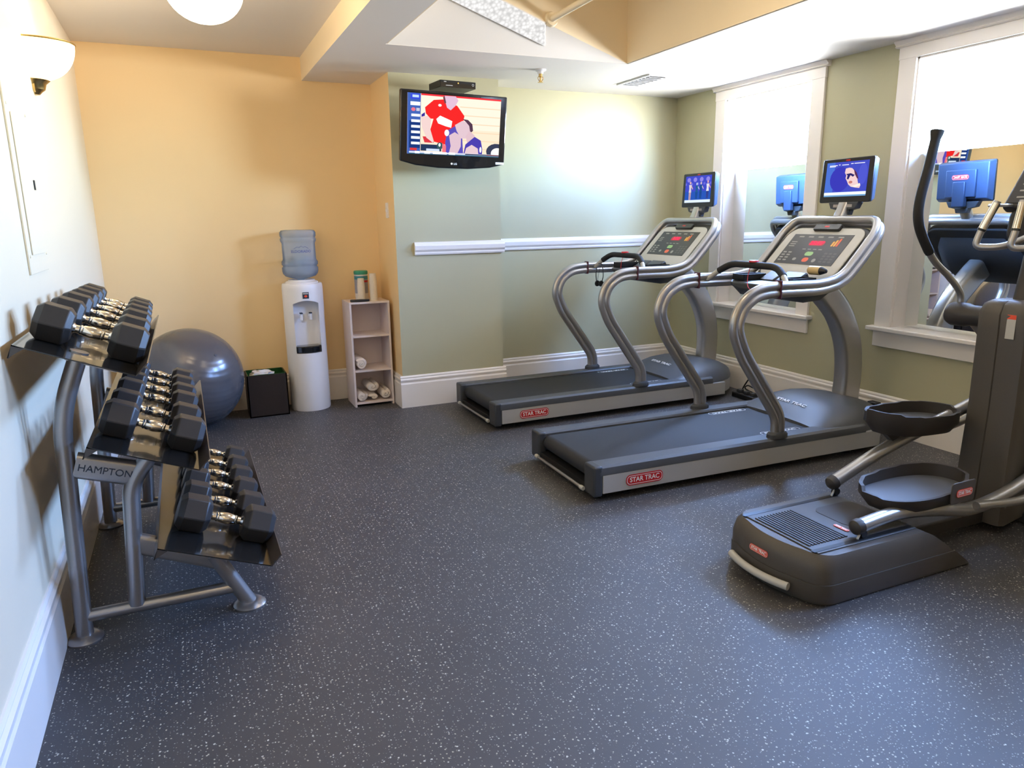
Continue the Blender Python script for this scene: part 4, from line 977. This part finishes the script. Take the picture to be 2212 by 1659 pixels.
prism(bm, dr + dr2, 'z', 0.478, 0.532); new_obj('drip_tray', bm, M_GLOSS, t, bevel=0.006)
for sx_, mm in ((-0.036, 'dark'), (0.036, 'dark')):
    bm = B(); tube(bm, [(sx_, yb + 0.001, 0.765), (sx_, yb - 0.040, 0.765)], 0.012, 12); tube(bm, [(sx_, yb - 0.040, 0.785), (sx_, yb - 0.040, 0.735)], 0.011, 12); tp = new_obj('tap', bm, M_WHITE, t)
    bm = B(); box(bm, sx_ - 0.011, yb - 0.062, 0.786, sx_ + 0.011, yb - 0.022, 0.794); new_obj('tap_lever', bm, M_INKD, tp, bevel=0.002)
Mq = frame_m((0.0, -CR - 0.0006, 0.935), (1, 0, 0), (0, 0, 1))
bm = B(); prism(bm, rct(-0.024, -0.025, 0.024, 0.025), 'z', -0.003, 0.0008, 0, Mq)
flatpoly(bm, rct(-0.020, 0.010, 0.020, 0.019), Mq, 0.0011, 1); flatpoly(bm, ell(0, -0.006, 0.012, 0.009), Mq, 0.0011, 2)
new_obj('front_sticker', bm, [M_INKD, M_FACE, M_ORANGE], t, smooth=False)
t = thing('water_bottle', 'large translucent blue water bottle upside down on the water cooler', 'water bottle', (CX - 0.003, CY, 1.032))
bm = B()
prof = [(0.024, 0.001), (0.026, 0.020), (0.07, 0.030), (0.118, 0.046), (0.134, 0.066), (0.139, 0.085), (0.139, 0.112), (0.131, 0.121), (0.131, 0.128), (0.139, 0.137), (0.139, 0.158), (0.131, 0.170), (0.128, 0.180), (0.127, 0.300), (0.132, 0.312), (0.137, 0.322), (0.137, 0.336), (0.131, 0.343), (0.131, 0.349), (0.137, 0.356), (0.137, 0.384), (0.126, 0.400), (0.10, 0.404), (0.001, 0.400)]
lathe(bm, prof, n=48, caps=False); new_obj('shell', bm, M_BOTTLE, t, angle=60)
bm = B(); lathe(bm, [(0.001, 0.03), (0.06, 0.034), (0.112, 0.050), (0.126, 0.07), (0.126, 0.18), (0.124, 0.19), (0.001, 0.19)], n=36, caps=False)
new_obj('water', bm, M_WATER, t)
Mq = frame_m((0.0, -0.1295, 0.248), (1, 0, 0), (0, 0, 1))
me = text_mesh('ELDORADO', 0.028, 1.05, 0.0001, 0.0006)
for v in me.vertices:   # wrap round the bottle
    a = v.co.x / 0.128; rr2 = 0.1288 + v.co.z; v.co = Vector((rr2 * math.sin(a), -rr2 * math.cos(a), 0.240 + v.co.y))
me.materials.append(mat('blue_ink', (0.10, 0.14, 0.36), 0.5, noise=0.01)); o = bpy.data.objects.new('lettering', me); COL.objects.link(o); o.parent = t
bm = B(); ar = [(-0.055, 0.262), (-0.03, 0.276), (-0.015, 0.270), (0.0, 0.282), (0.016, 0.272), (0.032, 0.278), (0.058, 0.262)]
tube(bm, [(0.1292 * math.sin(p[0] / 0.128), -0.1292 * math.cos(p[0] / 0.128), p[1]) for p in ar], 0.0014, 6); new_obj('mountain_line', bm, MATS['blue_ink'], t)

# ------------------------------------------------------------------ white cube shelf
SX0, SX1, SY0, SY1, SH, TH = 1.165, 1.492, 5.795, 6.085, 0.862, 0.016
t = thing('storage_shelf', 'white three-compartment storage shelf standing next to the column', 'shelf', ((SX0 + SX1) / 2, (SY0 + SY1) / 2, 0))
so = Vector(((SX0 + SX1) / 2, (SY0 + SY1) / 2, 0)); Msh = Matrix.Translation(-so)
for nm_, b_ in (('side_panel', (SX0, SY0, 0, SX0 + TH, SY1, SH - TH)), ('side_panel', (SX1 - TH, SY0, 0, SX1, SY1, SH - TH)), ('top_panel', (SX0, SY0, SH - TH + .0005, SX1, SY1, SH)),
                ('shelf_board', (SX0 + TH, SY0, 0.575, SX1 - TH, SY1 - .01, 0.590)), ('shelf_board', (SX0 + TH, SY0, 0.290, SX1 - TH, SY1 - .01, 0.305)), ('shelf_board', (SX0 + TH, SY0, 0.022, SX1 - TH, SY1 - .01, 0.038)),
                ('back_panel', (SX0 + TH, SY1 - 0.009, 0.01, SX1 - TH, SY1 - 0.001, SH - TH))):
    bm = B(); box(bm, *b_, M=Msh); new_obj(nm_, bm, M_LAM, t, bevel=0.001)

def towel(label, cx, cz, y0, r, turns=2.6, squash=1.0, lng=0.24, ph=0.0, group='rolled towels'):
    t = thing('rolled_towel', label, 'towel', (cx, y0 + lng / 2, cz), 0, group)
    bm = B(); n = 70; th_ = 0.008; inner, outer = [], []
    for k in range(n + 1):
        u = k / n; a = ph + u * turns * 2 * PI; rr = 0.006 + (r - 0.006) * u
        rr *= 1 + 0.035 * math.sin(3 * a + ph)
        outer.append((rr * math.cos(a), rr * math.sin(a) * squash)); ri = max(rr - (r - 0.006) / turns * 0.88, 0.001)
        inner.append((ri * math.cos(a), ri * math.sin(a) * squash))
    rings = []
    for (yy, f, dy) in ((-lng / 2, 0.93, 0), (-lng / 2 + 0.008, 1.0, 0), (lng / 2 - 0.008, 1.0, 0), (lng / 2, 0.93, 0)):
        rings.append([bm.verts.new((p[0] * f, yy - 0.008 * (1 - math.hypot(*p) / r), p[1] * f)) for p in outer] + [bm.verts.new((p[0] * f, yy - 0.008 * (1 - math.hypot(*p) / r), p[1] * f)) for p in inner[::-1]])
    m_ = len(rings[0])
    for A, C in zip(rings, rings[1:]):
        for i in range(m_): bm.faces.new((A[i], A[(i + 1) % m_], C[(i + 1) % m_], C[i]))
    for RR in (rings[0], rings[-1]):
        for i in range(n): bm.faces.new((RR[i], RR[i + 1], RR[m_ - 2 - i], RR[m_ - 1 - i]))
    new_obj('roll', bm, M_TOWEL, t, angle=60)
    return t
towel('rolled white towel alone in the middle compartment of the shelf', 1.236, 0.357, 5.81, 0.052, 2.4)
towel('rolled white towel at the left in the bottom compartment', 1.228, 0.087, 5.81, 0.049, 1.9, 0.98, ph=1.0)
towel('rolled white towel at the right in the bottom compartment', 1.424, 0.089, 5.81, 0.050, 1.9, 1.0, ph=2.0)
towel('folded white towel lying between the two lower rolled towels', 1.326, 0.070, 5.82, 0.045, 1.4, 0.66, ph=0.4)
towel('rolled white towel on top of the pile in bottom compartment', 1.318, 0.158, 5.815, 0.058, 1.7, 0.80, ph=2.6)

# things on top of the shelf
t = thing('wipes_canister', 'tall wipes canister with a green lid on top of the white shelf', 'canister', (1.315, 5.99, SH))
bm = B(); lathe(bm, [(0.001, 0.0), (0.052, 0.0), (0.054, 0.006), (0.054, 0.205), (0.050, 0.210), (0.001, 0.210)], n=32); new_obj('can', bm, mat('canister_white', lin(220, 214, 205), 0.4, noise=0.02), t)
bm = B(); lathe(bm, [(0.001, 0.209), (0.056, 0.209), (0.057, 0.214), (0.057, 0.232), (0.052, 0.238), (0.001, 0.239)], n=32); new_obj('lid', bm, mat('green_lid', (0.05, 0.30, 0.18), 0.4, noise=0.03), t)
bm = B(); lathe(bm, [(0.0545, 0.055), (0.0545, 0.198)], n=32, caps=False); lathe(bm, [(0.0549, 0.168), (0.0549, 0.195)], n=32, caps=False, mi=1); lathe(bm, [(0.0549, 0.145), (0.0549, 0.160)], n=32, caps=False, mi=2, a0=-PI / 2, a1=-0.2)
new_obj('wrap_label', bm, [mat('label_grey', lin(150, 150, 160), 0.4, noise=0.1), mat('label_teal', (0.05, 0.22, 0.26), 0.4, noise=0.05), M_RED], t, angle=80)
def cups(label, x, y, n, r=0.031):
    t = thing('paper_cup_stack', label, 'cups', (x, y, SH), 0, 'stacks of paper cups')
    for k in range(n):
        bm = B(); z = 0.0125 * k; f = 0.85
        lathe(bm, [(r * 1.0, z), (r * 0.99, z + 0.003), (r * 0.80, z + 0.07), (0.001, z + 0.07)], n=24, caps=False)
        new_obj('cup', bm, mat('paper_cup', lin(222, 208, 190), 0.6, noise=0.12, nscale=120), t)
    return t
cups('shorter stack of upturned paper cups at the left in front of the canister', 1.290, 5.89, 10)
cups('taller stack of upturned paper cups at the right in front of the canister', 1.385, 5.87, 13)
t = thing('remote_control', 'dark oval remote control lying on the front edge of the shelf top', 'remote control', (1.262, 5.835, SH))
bm = B(); prof_ = ell(0, 0, 0.078, 0.030, 28); prism(bm, prof_, 'z', 0.0005, 0.018, 0, Matrix.Rotation(-0.12, 4, 'Z')); new_obj('case', bm, M_BLACK, t, bevel=0.006, seg=3)
bm = B(); prism(bm, ell(0.01, 0, 0.045, 0.014, 20), 'z', 0.018, 0.0195, 0, Matrix.Rotation(-0.12, 4, 'Z')); new_obj('button_strip', bm, M_GREY, t)

# ------------------------------------------------------------------ cords by the right baseboard
t = thing('power_strip', 'black power strip on the floor by the right wall baseboard', 'power strip', (4.17, 4.57, 0))
bm = B(); box(bm, -0.05, -0.13, 0.001, 0.05, 0.13, 0.045); new_obj('case', bm, M_BLACK, t, bevel=0.008)
for y in (-0.08, 0.0, 0.08):
    bm = B(); box(bm, -0.022, y - 0.02, 0.045, 0.022, y + 0.02, 0.068); new_obj('plug', bm, M_DARK, t, bevel=0.004)
t = thing('coiled_cable', 'black looped cable standing up behind the power strip against baseboard', 'cable', (4.26, 4.60, 0))
bm = B(); tube(bm, smooth_path([(0.0, 0.14, 0.01), (0.02, 0.12, 0.08), (0.03, 0.06, 0.16), (0.03, -0.02, 0.19), (0.02, -0.08, 0.14), (0.0, -0.04, 0.08), (-0.01, 0.05, 0.09), (0.01, 0.10, 0.05), (0.02, -0.02, 0.03), (0.02, -0.14, 0.06), (0.01, -0.15, 0.11), (0.02, -0.10, 0.12)], 8), 0.006, 8); new_obj('cord', bm, M_BLACK, t)
t = thing('wall_plug', 'black plug adaptor on the right wall baseboard behind elliptical trainer', 'plug', (XR - 0.022, 3.47, 0.135))
bm = B(); box(bm, -0.055, -0.04, -0.0, -0.001, 0.04, 0.075); new_obj('adaptor', bm, M_BLACK, t, bevel=0.01)

# ------------------------------------------------------------------ elliptical trainer
EY = 2.11
et = thing('elliptical_trainer', 'dark grey elliptical trainer with silver arms at the right of room', 'elliptical trainer', (2.6, EY, 0))
EO = Matrix.Translation((-2.6, -EY, 0))
def ep(name, bm, m, parent=None, **k):
    bmesh.ops.transform(bm, matrix=EO, verts=bm.verts[:]); return new_obj(name, bm, m, parent or et, **k)
# rear hull: rounded rectangular rear, tapering to the front; rings stacked in z
def hull_ring(bm, x0, x1, hw, z, r=0.09, curve=0.035):
    pts = []; n = 8
    for k in range(n + 1):      # rear edge, bowed outward
        u = -1 + 2 * k / n; pts.append((x0 - curve * (1 - u * u), EY + u * (hw - r)))
    rear = []
    a = [(x0 + r * (1 - math.cos(t_)) - 0.0, EY + (hw - r) + r * math.sin(t_)) for t_ in [PI / 2 * k / 6 for k in range(1, 7)]]
    b = [(x0 + r * (1 - math.cos(t_)), EY - (hw - r) - r * math.sin(t_)) for t_ in [PI / 2 * k / 6 for k in range(6, 0, -1)]]
    front_hi = [(x1, EY + hw), (x1 + 0.0, EY - hw)]
    loop = b + pts + a + [(x0 + r + (x1 - x0 - r) * k / 4, EY + hw) for k in range(1, 5)] + [(x0 + r + (x1 - x0 - r) * k / 4, EY - hw) for k in range(4, 0, -1)]
    return [bm.verts.new((p[0], p[1], z)) for p in loop]
bm = B(); rg = []
for (x0, x1, hw, z) in ((2.10, 2.99, 0.262, 0.004), (2.085, 2.955, 0.272, 0.03), (2.085, 2.865, 0.274, 0.095)):
    rg.append(hull_ring(bm, x0, x1, hw, z))
for A, C in zip(rg, rg[1:]):
    for i in range(len(A)): bm.faces.new((A[i], A[(i + 1) % len(A)], C[(i + 1) % len(A)], C[i]))
bm.faces.new(rg[0][::-1]); bm.faces.new(rg[-1]); ep('base_skirt', bm, M_ELL, angle=50)
bm = B(); rg = []
for (x0, x1, hw, z, cv) in ((2.088, 2.860, 0.270, 0.096, .035), (2.085, 2.80, 0.268, 0.14, .035), (2.098, 2.735, 0.262, 0.185, .032), (2.118, 2.69, 0.250, 0.207, .028)):
    rg.append(hull_ring(bm, x0, x1, hw, z, curve=cv))
for A, C in zip(rg, rg[1:]):
    for i in range(len(A)): bm.faces.new((A[i], A[(i + 1) % len(A)], C[(i + 1) % len(A)], C[i]))
bm.faces.new(rg[0][::-1]); bm.faces.new(rg[-1]); ep('base_cover', bm, M_ELL, angle=32)
# pale top deck plate, ribbed step area, slots and U shaped well
bm = B(); box(bm, 2.135, EY - 0.215, 0.2075, 2.685, EY + 0.215, 0.212); ep('deck_plate', bm, M_GREY, bevel=0.002)
bm = B()
for k in range(13): x = 2.150 + k * 0.0165; box(bm, x, EY - 0.155, 0.2122, x + 0.0085, EY + 0.150, 0.2165)
ep('ribbed_step', bm, M_DARK, smooth=False)
for y in (EY - 0.195, EY + 0.195):
    bm = B(); box(bm, 2.125, y - 0.011, 0.2122, 2.68, y + 0.011, 0.2132); ep('roller_slot', bm, M_BLACK, smooth=False)
bm = B(); ush = rrect(0.24, 0.22, 0.05, 5, 2.56, EY + 0.01); prism(bm, ush, 'z', 0.2121, 0.2135); ep('centre_opening', bm, M_ELLD)
badge('deck_badge', 0.075, 0.020, EO @ frame_m((2.40, EY - 0.085, 0.2140), (0, -1, 0), (1, 0, 0)), et, M_ORANGE, M_INKW)
badge('rear_badge', 0.105, 0.027, EO @ frame_m((2.0515, EY + 0.015, 0.142), (0, -1, 0), (0.06, 0, 1)), et, M_ORANGE, M_INKW, label='orange badge on the rear of base')
bm = B(); arcp = [(2.052 - 0.030 * (1 - (u * u)), EY + 0.01 + u * 0.165, 0.060) for u in [-1 + 2 * k / 14 for k in range(15)]]
tube(bm, arcp, 0.0165, 14); ep('rear_handle', bm, M_FACE)
bm = B(); box(bm, 2.6, EY - 0.05, 0.03, 3.8, EY + 0.05, 0.10); box(bm, 3.62, EY - 0.27, 0.0, 3.72, EY + 0.27, 0.06); ep('ground_beam', bm, M_ELLD, bevel=0.01)
# pedal arms
def arm(path, y_, cap):
    bm = B(); tube(bm, smooth_path(path, 6), 0.030, 16); a_ = ep('pedal_arm', bm, M_SILVER)
    d = (Vector(path[1]) - Vector(path[0])).normalized(); c = Vector(path[0])
    bm = B(); lathe(bm, [(0.001, -0.028), (0.018, -0.026), (0.030, -0.016), (0.034, 0.0), (0.034, 0.012), (0.001, 0.014)], n=20, axis='x')
    bmesh.ops.transform(bm, matrix=Matrix.Translation(c) @ Vector((1, 0, 0)).rotation_difference(d).to_matrix().to_4x4(), verts=bm.verts[:]); ep('arm_cap', bm, M_ELLD, a_)
    bm = B(); lathe(bm, [(0.001, -0.012), (0.016, -0.012), (0.016, 0.012), (0.001, 0.012)], c=(c.x + 0.018, y_, 0.2135 + 0.0165), axis='y', n=18); box(bm, c.x + 0.006, y_ - 0.006, 0.222, c.x + 0.03, y_ + 0.006, c.z); ep('roller', bm, M_BLACK, a_)
    bm = B(); tube(bm, [(c.x - 0.02, y_ - 0.01, 0.216), (c.x + 0.01, y_, 0.240)], 0.005, 8); ep('roller_wiper', bm, M_FACE, a_)
arm([(2.385, EY - 0.175, 0.258), (2.60, EY - 0.172, 0.275), (2.80, EY - 0.165, 0.252), (2.98, EY - 0.15, 0.215), (3.15, EY - 0.14, 0.185), (3.38, EY - 0.14, 0.215), (3.62, EY - 0.14, 0.29)], EY - 0.185, 1)
arm([(2.66, EY + 0.205, 0.275), (2.95, EY + 0.20, 0.385), (3.20, EY + 0.19, 0.46), (3.45, EY + 0.18, 0.53), (3.66, EY + 0.165, 0.60)], EY + 0.20, 1)
# pedals
def pedal(pts, z0, zr, tilt=0.0, logo=None, zf=None):
    c = Vector((sum(p[0] for p in pts) / len(pts), sum(p[1] for p in pts) / len(pts)))
    path = smooth_path([Vector((p[0], p[1], 0)) for p in pts + [pts[0]]], 4)[:-1]; N = len(path)
    bm = B(); T = lambda v: Vector((v[0], v[1], v[2] + (v[0] - c.x) * tilt))
    low = [bm.verts.new(T((c.x + (p.x - c.x) * .86, c.y + (p.y - c.y) * .80, z0 - 0.045))) for p in path]
    out = [bm.verts.new(T((p.x, p.y, z0))) for p in path]
    top = [bm.verts.new(T((p.x, p.y, zr[i * len(zr) // N] + z0))) for i, p in enumerate(path)]
    ti = [bm.verts.new(T((c.x + (p.x - c.x) * .945, c.y + (p.y - c.y) * .90, zr[i * len(zr) // N] + z0))) for i, p in enumerate(path)]
    fi = [bm.verts.new(T((c.x + (p.x - c.x) * .93, c.y + (p.y - c.y) * .88, z0 + 0.012))) for p in path]
    for A, C in ((low, out), (out, top), (top, ti), (ti, fi)):
        for i in range(N): bm.faces.new((A[i], A[(i + 1) % N], C[(i + 1) % N], C[i]))
    bm.faces.new(low[::-1]); pd = ep('pedal', bm, M_ELLD, angle=40)
    bm = B(); bm.faces.new([bm.verts.new(T((c.x + (p.x - c.x) * .925, c.y + (p.y - c.y) * .87, z0 + 0.0135))) for p in path]); ep('foot_pad', bm, M_GREY, pd, smooth=False)
    return pd, T, c
PN = [(2.545, 2.06), (2.555, 1.965), (2.62, 1.905), (2.72, 1.880), (2.84, 1.880), (2.95, 1.888), (3.03, 1.925), (3.055, 1.99), (3.03, 2.07), (2.96, 2.125), (2.84, 2.150), (2.70, 2.145), (2.60, 2.125)]
zr = [0.022, 0.016, 0.016, 0.016, 0.018, 0.050, 0.065, 0.070, 0.070, 0.068, 0.062, 0.055, 0.040]
pd, T, c = pedal(PN, 0.318, zr, 0.0)
bm = B(); prism(bm, rrect(0.155, 0.095, 0.012, 3), 'z', 0.0, 0.006, 0, frame_m((2.925, 1.878, 0.337), (1, 0.03, 0), (0, 0, 1))); ep('pedal_flange', bm, M_ELL, pd, bevel=0.002)
bg = badge('pedal_badge', 0.105, 0.034, EO @ frame_m((2.93, 1.8705, 0.335), (1, 0.03, 0), (0, 0, 1)), pd, M_ORANGE, M_INKW)
bm = B(); prism(bm, [(2.60, 0.275), (2.70, 0.235), (2.92, 0.225), (2.98, 0.275)], 'y', EY - 0.155, EY - 0.125); ep('pedal_mount', bm, M_ELLD, pd)
PF = [(p[0] + 0.33, p[1] + 0.30) for p in PN]; PF = [(p[0] * 1.0 + 0.02, EY + 0.20 + (p[1] - 2.31) * 0.95) for p in PF]
pf, T2_, c2 = pedal(PF, 0.510, [0.066, 0.066, 0.055, 0.05, 0.05, 0.055, 0.06, 0.07, 0.07, 0.068, 0.062, 0.058, 0.05], -0.06)
bm = B(); prism(bm, [(2.96, 0.475), (3.02, 0.425), (3.24, 0.44), (3.30, 0.475)], 'y', EY + 0.185, EY + 0.215); ep('pedal_mount', bm, M_ELLD, pf)
# tower: two shells joined on the centre seam, rounded wedge toward the front
bm = B(); rg = []
for (z, x0, x1, hw) in ((0.04, 3.385, 3.80, 0.130), (0.25, 3.395, 3.72, 0.124), (0.60, 3.405, 3.66, 0.119), (0.95, 3.400, 3.66, 0.118), (1.035, 3.395, 3.66, 0.118), (1.080, 3.410, 3.65, 0.108), (1.098, 3.44, 3.63, 0.085)):
    loop = []
    loop += [(x0 + 0.035, EY - hw), (x0 + 0.010, EY - hw + 0.010), (x0, EY - hw + 0.035)] + [(x0 - 0.004, EY - 0.004), (x0 + 0.002, EY), (x0 - 0.004, EY + 0.004)] + [(x0, EY + hw - 0.035), (x0 + 0.010, EY + hw - 0.010), (x0 + 0.035, EY + hw)]
    loop += [(x1 - 0.05, EY + hw * 0.55), (x1, EY + hw * 0.25), (x1, EY - hw * 0.25), (x1 - 0.05, EY - hw * 0.55)]
    rg.append([bm.verts.new((p[0], p[1], z)) for p in loop])
for A, C in zip(rg, rg[1:]):
    for i in range(len(A)): bm.faces.new((A[i], A[(i + 1) % len(A)], C[(i + 1) % len(A)], C[i]))
bm.faces.new(rg[0][::-1]); bm.faces.new(rg[-1]); ep('tower', bm, M_ELL, angle=45)
bm = B(); Ms = frame_m((3.3945, EY - 0.052, 0.985), (0, -1, 0), (0.0, 0, 1)); prism(bm, rct(-0.020, -0.055, 0.020, 0.055), 'z', 0.0, 0.001, 0, Ms); flatpoly(bm, rct(-0.020, 0.035, 0.020, 0.055), Ms, 0.0013, 1); ep('warning_sticker', bm, [M_FACE, M_ORANGE], smooth=False)
# flywheel housing discs
for (y, s) in ((EY - 0.15, -1), (EY + 0.15, 1)):
    bm = B(); lathe(bm, [(0.001, -0.030), (0.20, -0.030), (0.235, -0.020), (0.245, 0.0), (0.235, 0.022), (0.20, 0.030), (0.001, 0.030)], c=(3.93, y, 0.36), axis='y', n=48); ep('flywheel_cover', bm, M_ELLD, angle=40)
bm = B(); prism(bm, [(3.66, 0.02), (3.62, 0.62), (3.80, 0.68), (4.12, 0.60), (4.18, 0.02)], 'y', EY - 0.10, EY + 0.10); ep('drive_housing', bm, M_ELLD, bevel=0.03, seg=3)
# swing arms with foam grips
def swing(pts, y, gi):
    P = [Vector((p[0], y + p[2] if len(p) > 2 else y, p[1])) for p in pts]
    path = smooth_path(P, 8); bm = B(); tube(bm, path, 0.0165, 14); a_ = ep('swing_arm', bm, M_SILVER)
    g = path[gi:]; bm = B(); sc = [1.0] * len(g); sc[-1] = 1.35; sc[-2] = 1.25; sc[0] = 0.92
    tube(bm, g, 0.0225, 14, scales=sc); ep('foam_grip', bm, M_FOAM, a_)
    return a_
swing([(3.605, 1.030), (3.590, 1.10), (3.49, 1.185), (3.385, 1.255), (3.315, 1.325), (3.235, 1.44), (3.222, 1.55), (3.262, 1.72), (3.292, 1.872)], EY + 0.34, 30)
swing([(3.70, 1.030), (3.76, 1.10), (3.74, 1.185), (3.70, 1.255), (3.68, 1.325), (3.68, 1.44), (3.70, 1.55), (3.78, 1.72), (3.85, 1.872)], EY - 0.34, 30)
for s in (-1, 1):
    bm = B(); lathe(bm, [(0.001, 0.115), (0.044, 0.115), (0.050, 0.150), (0.052, 0.26), (0.060, 0.285), (0.060, 0.355), (0.050, 0.375), (0.001, 0.378)] if s > 0 else [(0.001, -0.115), (0.044, -0.115), (0.050, -0.150), (0.052, -0.26), (0.060, -0.285), (0.060, -0.355), (0.050, -0.375), (0.001, -0.378)], c=(3.585 + (0.1 if s < 0 else 0), EY, 0.99), axis='y', n=24); ep('pivot_boss', bm, M_ELLD)
    bm = B(); xa = 3.62 if s > 0 else 3.72
    LK = [(3.72, -0.335, 1.0), (3.76, -0.335, 0.70), (3.74, -0.30, 0.42), (3.42, -0.24, 0.235), (3.06, -0.215, 0.240)] if s < 0 else [(3.66, 0.335, 0.98), (3.83, 0.31, 0.80), (3.90, 0.30, 0.58), (3.70, 0.27, 0.455), (3.42, 0.225, 0.430), (3.22, 0.215, 0.440)]
    tube(bm, smooth_path([(q[0], EY + q[1], q[2]) for q in LK], 8), 0.019, 12); ep('link_arm', bm, M_SILVER)
# mast and console
bm = B(); sweep(bm, [(3.56, EY, 1.08), (3.60, EY, 1.30), (3.66, EY, 1.50)], rrect(0.09, 0.08, 0.02, 3), up=(-1, 0, 0)); ep('mast', bm, M_ELLD)
cn = Vector((3.575, EY, 1.50)); slope = Vector((0.155, 0, 0.255)).normalized(); CMx = frame_m(cn, (0, -1, 0), slope)
bm = B(); prism(bm, [(-0.185, 0.015), (0.185, 0.015), (0.170, 0.345), (0.12, 0.385), (-0.12, 0.385), (-0.170, 0.345)], 'z', -0.05, 0.0, 0, CMx); ep('console_shell', bm, M_ELLD, bevel=0.014, seg=3)
bm = B(); prism(bm, [(-0.165, 0.04), (0.165, 0.04), (0.150, 0.335), (-0.150, 0.335)], 'z', 0.0, 0.004, 0, CMx); ep('console_panel', bm, M_PANEL)
bm = B()
for k in range(7): flatpoly(bm, rrect(0.045, 0.008, 0.003, 3, -0.11, 0.07 + 0.035 * k), CMx, 0.0048)
for k in range(5): flatpoly(bm, rrect(0.10, 0.010, 0.004, 3, 0.02, 0.09 + 0.045 * k), CMx, 0.0048)
ep('console_markings', bm, MATS['faint_print'] if 'faint_print' in MATS else M_FACE, smooth=False)
bm = B(); prism(bm, rrect(0.30, 0.17, 0.05, 5), 'z', -0.06, 0.01, 0, frame_m((3.60, EY, 1.435), (0, -1, 0), (0.12, 0, 1))); ep('console_body', bm, M_BLACK, bevel=0.012)
for s in (-1, 1):
    bm = B(); rgc = [Vector((3.535 + 0.045 * math.cos(a), EY + s * 0.155 + 0.045 * math.sin(a), 1.525)) for a in [2 * PI * k / 24 for k in range(24)]]
    tube(bm, rgc, 0.007, 8, closed=True); ep('cup_ring', bm, M_SILVER)
    gy = EY + (0.115 if s > 0 else 0.115 - 0.135 * 1); gy = EY + 0.115 if s > 0 else EY - 0.04
for (ya, yb_, yc) in ((EY + 0.120, EY + 0.165, EY + 0.02), (EY + 0.005, EY + 0.005, EY - 0.12)):
    pth = fillet([(3.455, ya, 1.545), (3.425, yb_, 1.40), (3.415, yb_ + 0.012, 1.335), (3.47, yc + 0.06, 1.335), (3.56, yc, 1.385)], [0, 0.03, 0.05, 0.05, 0], 6)
    bm = B(); tube(bm, pth, 0.0155, 14); gb = ep('pulse_grip', bm, M_SILVER)
    bm = B(); tube(bm, [Vector((3.455, ya, 1.545)).lerp(Vector((3.425, yb_, 1.40)), u) for u in (0.06, 0.86)], 0.0178, 16); ep('metal_contact', bm, M_CHROME, gb)
    bm = B(); tube(bm, [Vector((3.455, ya, 1.545)).lerp(Vector((3.425, yb_, 1.40)), u) for u in (0.86, 0.93)], 0.0190, 16); ep('contact_ring', bm, M_BLACK, gb)
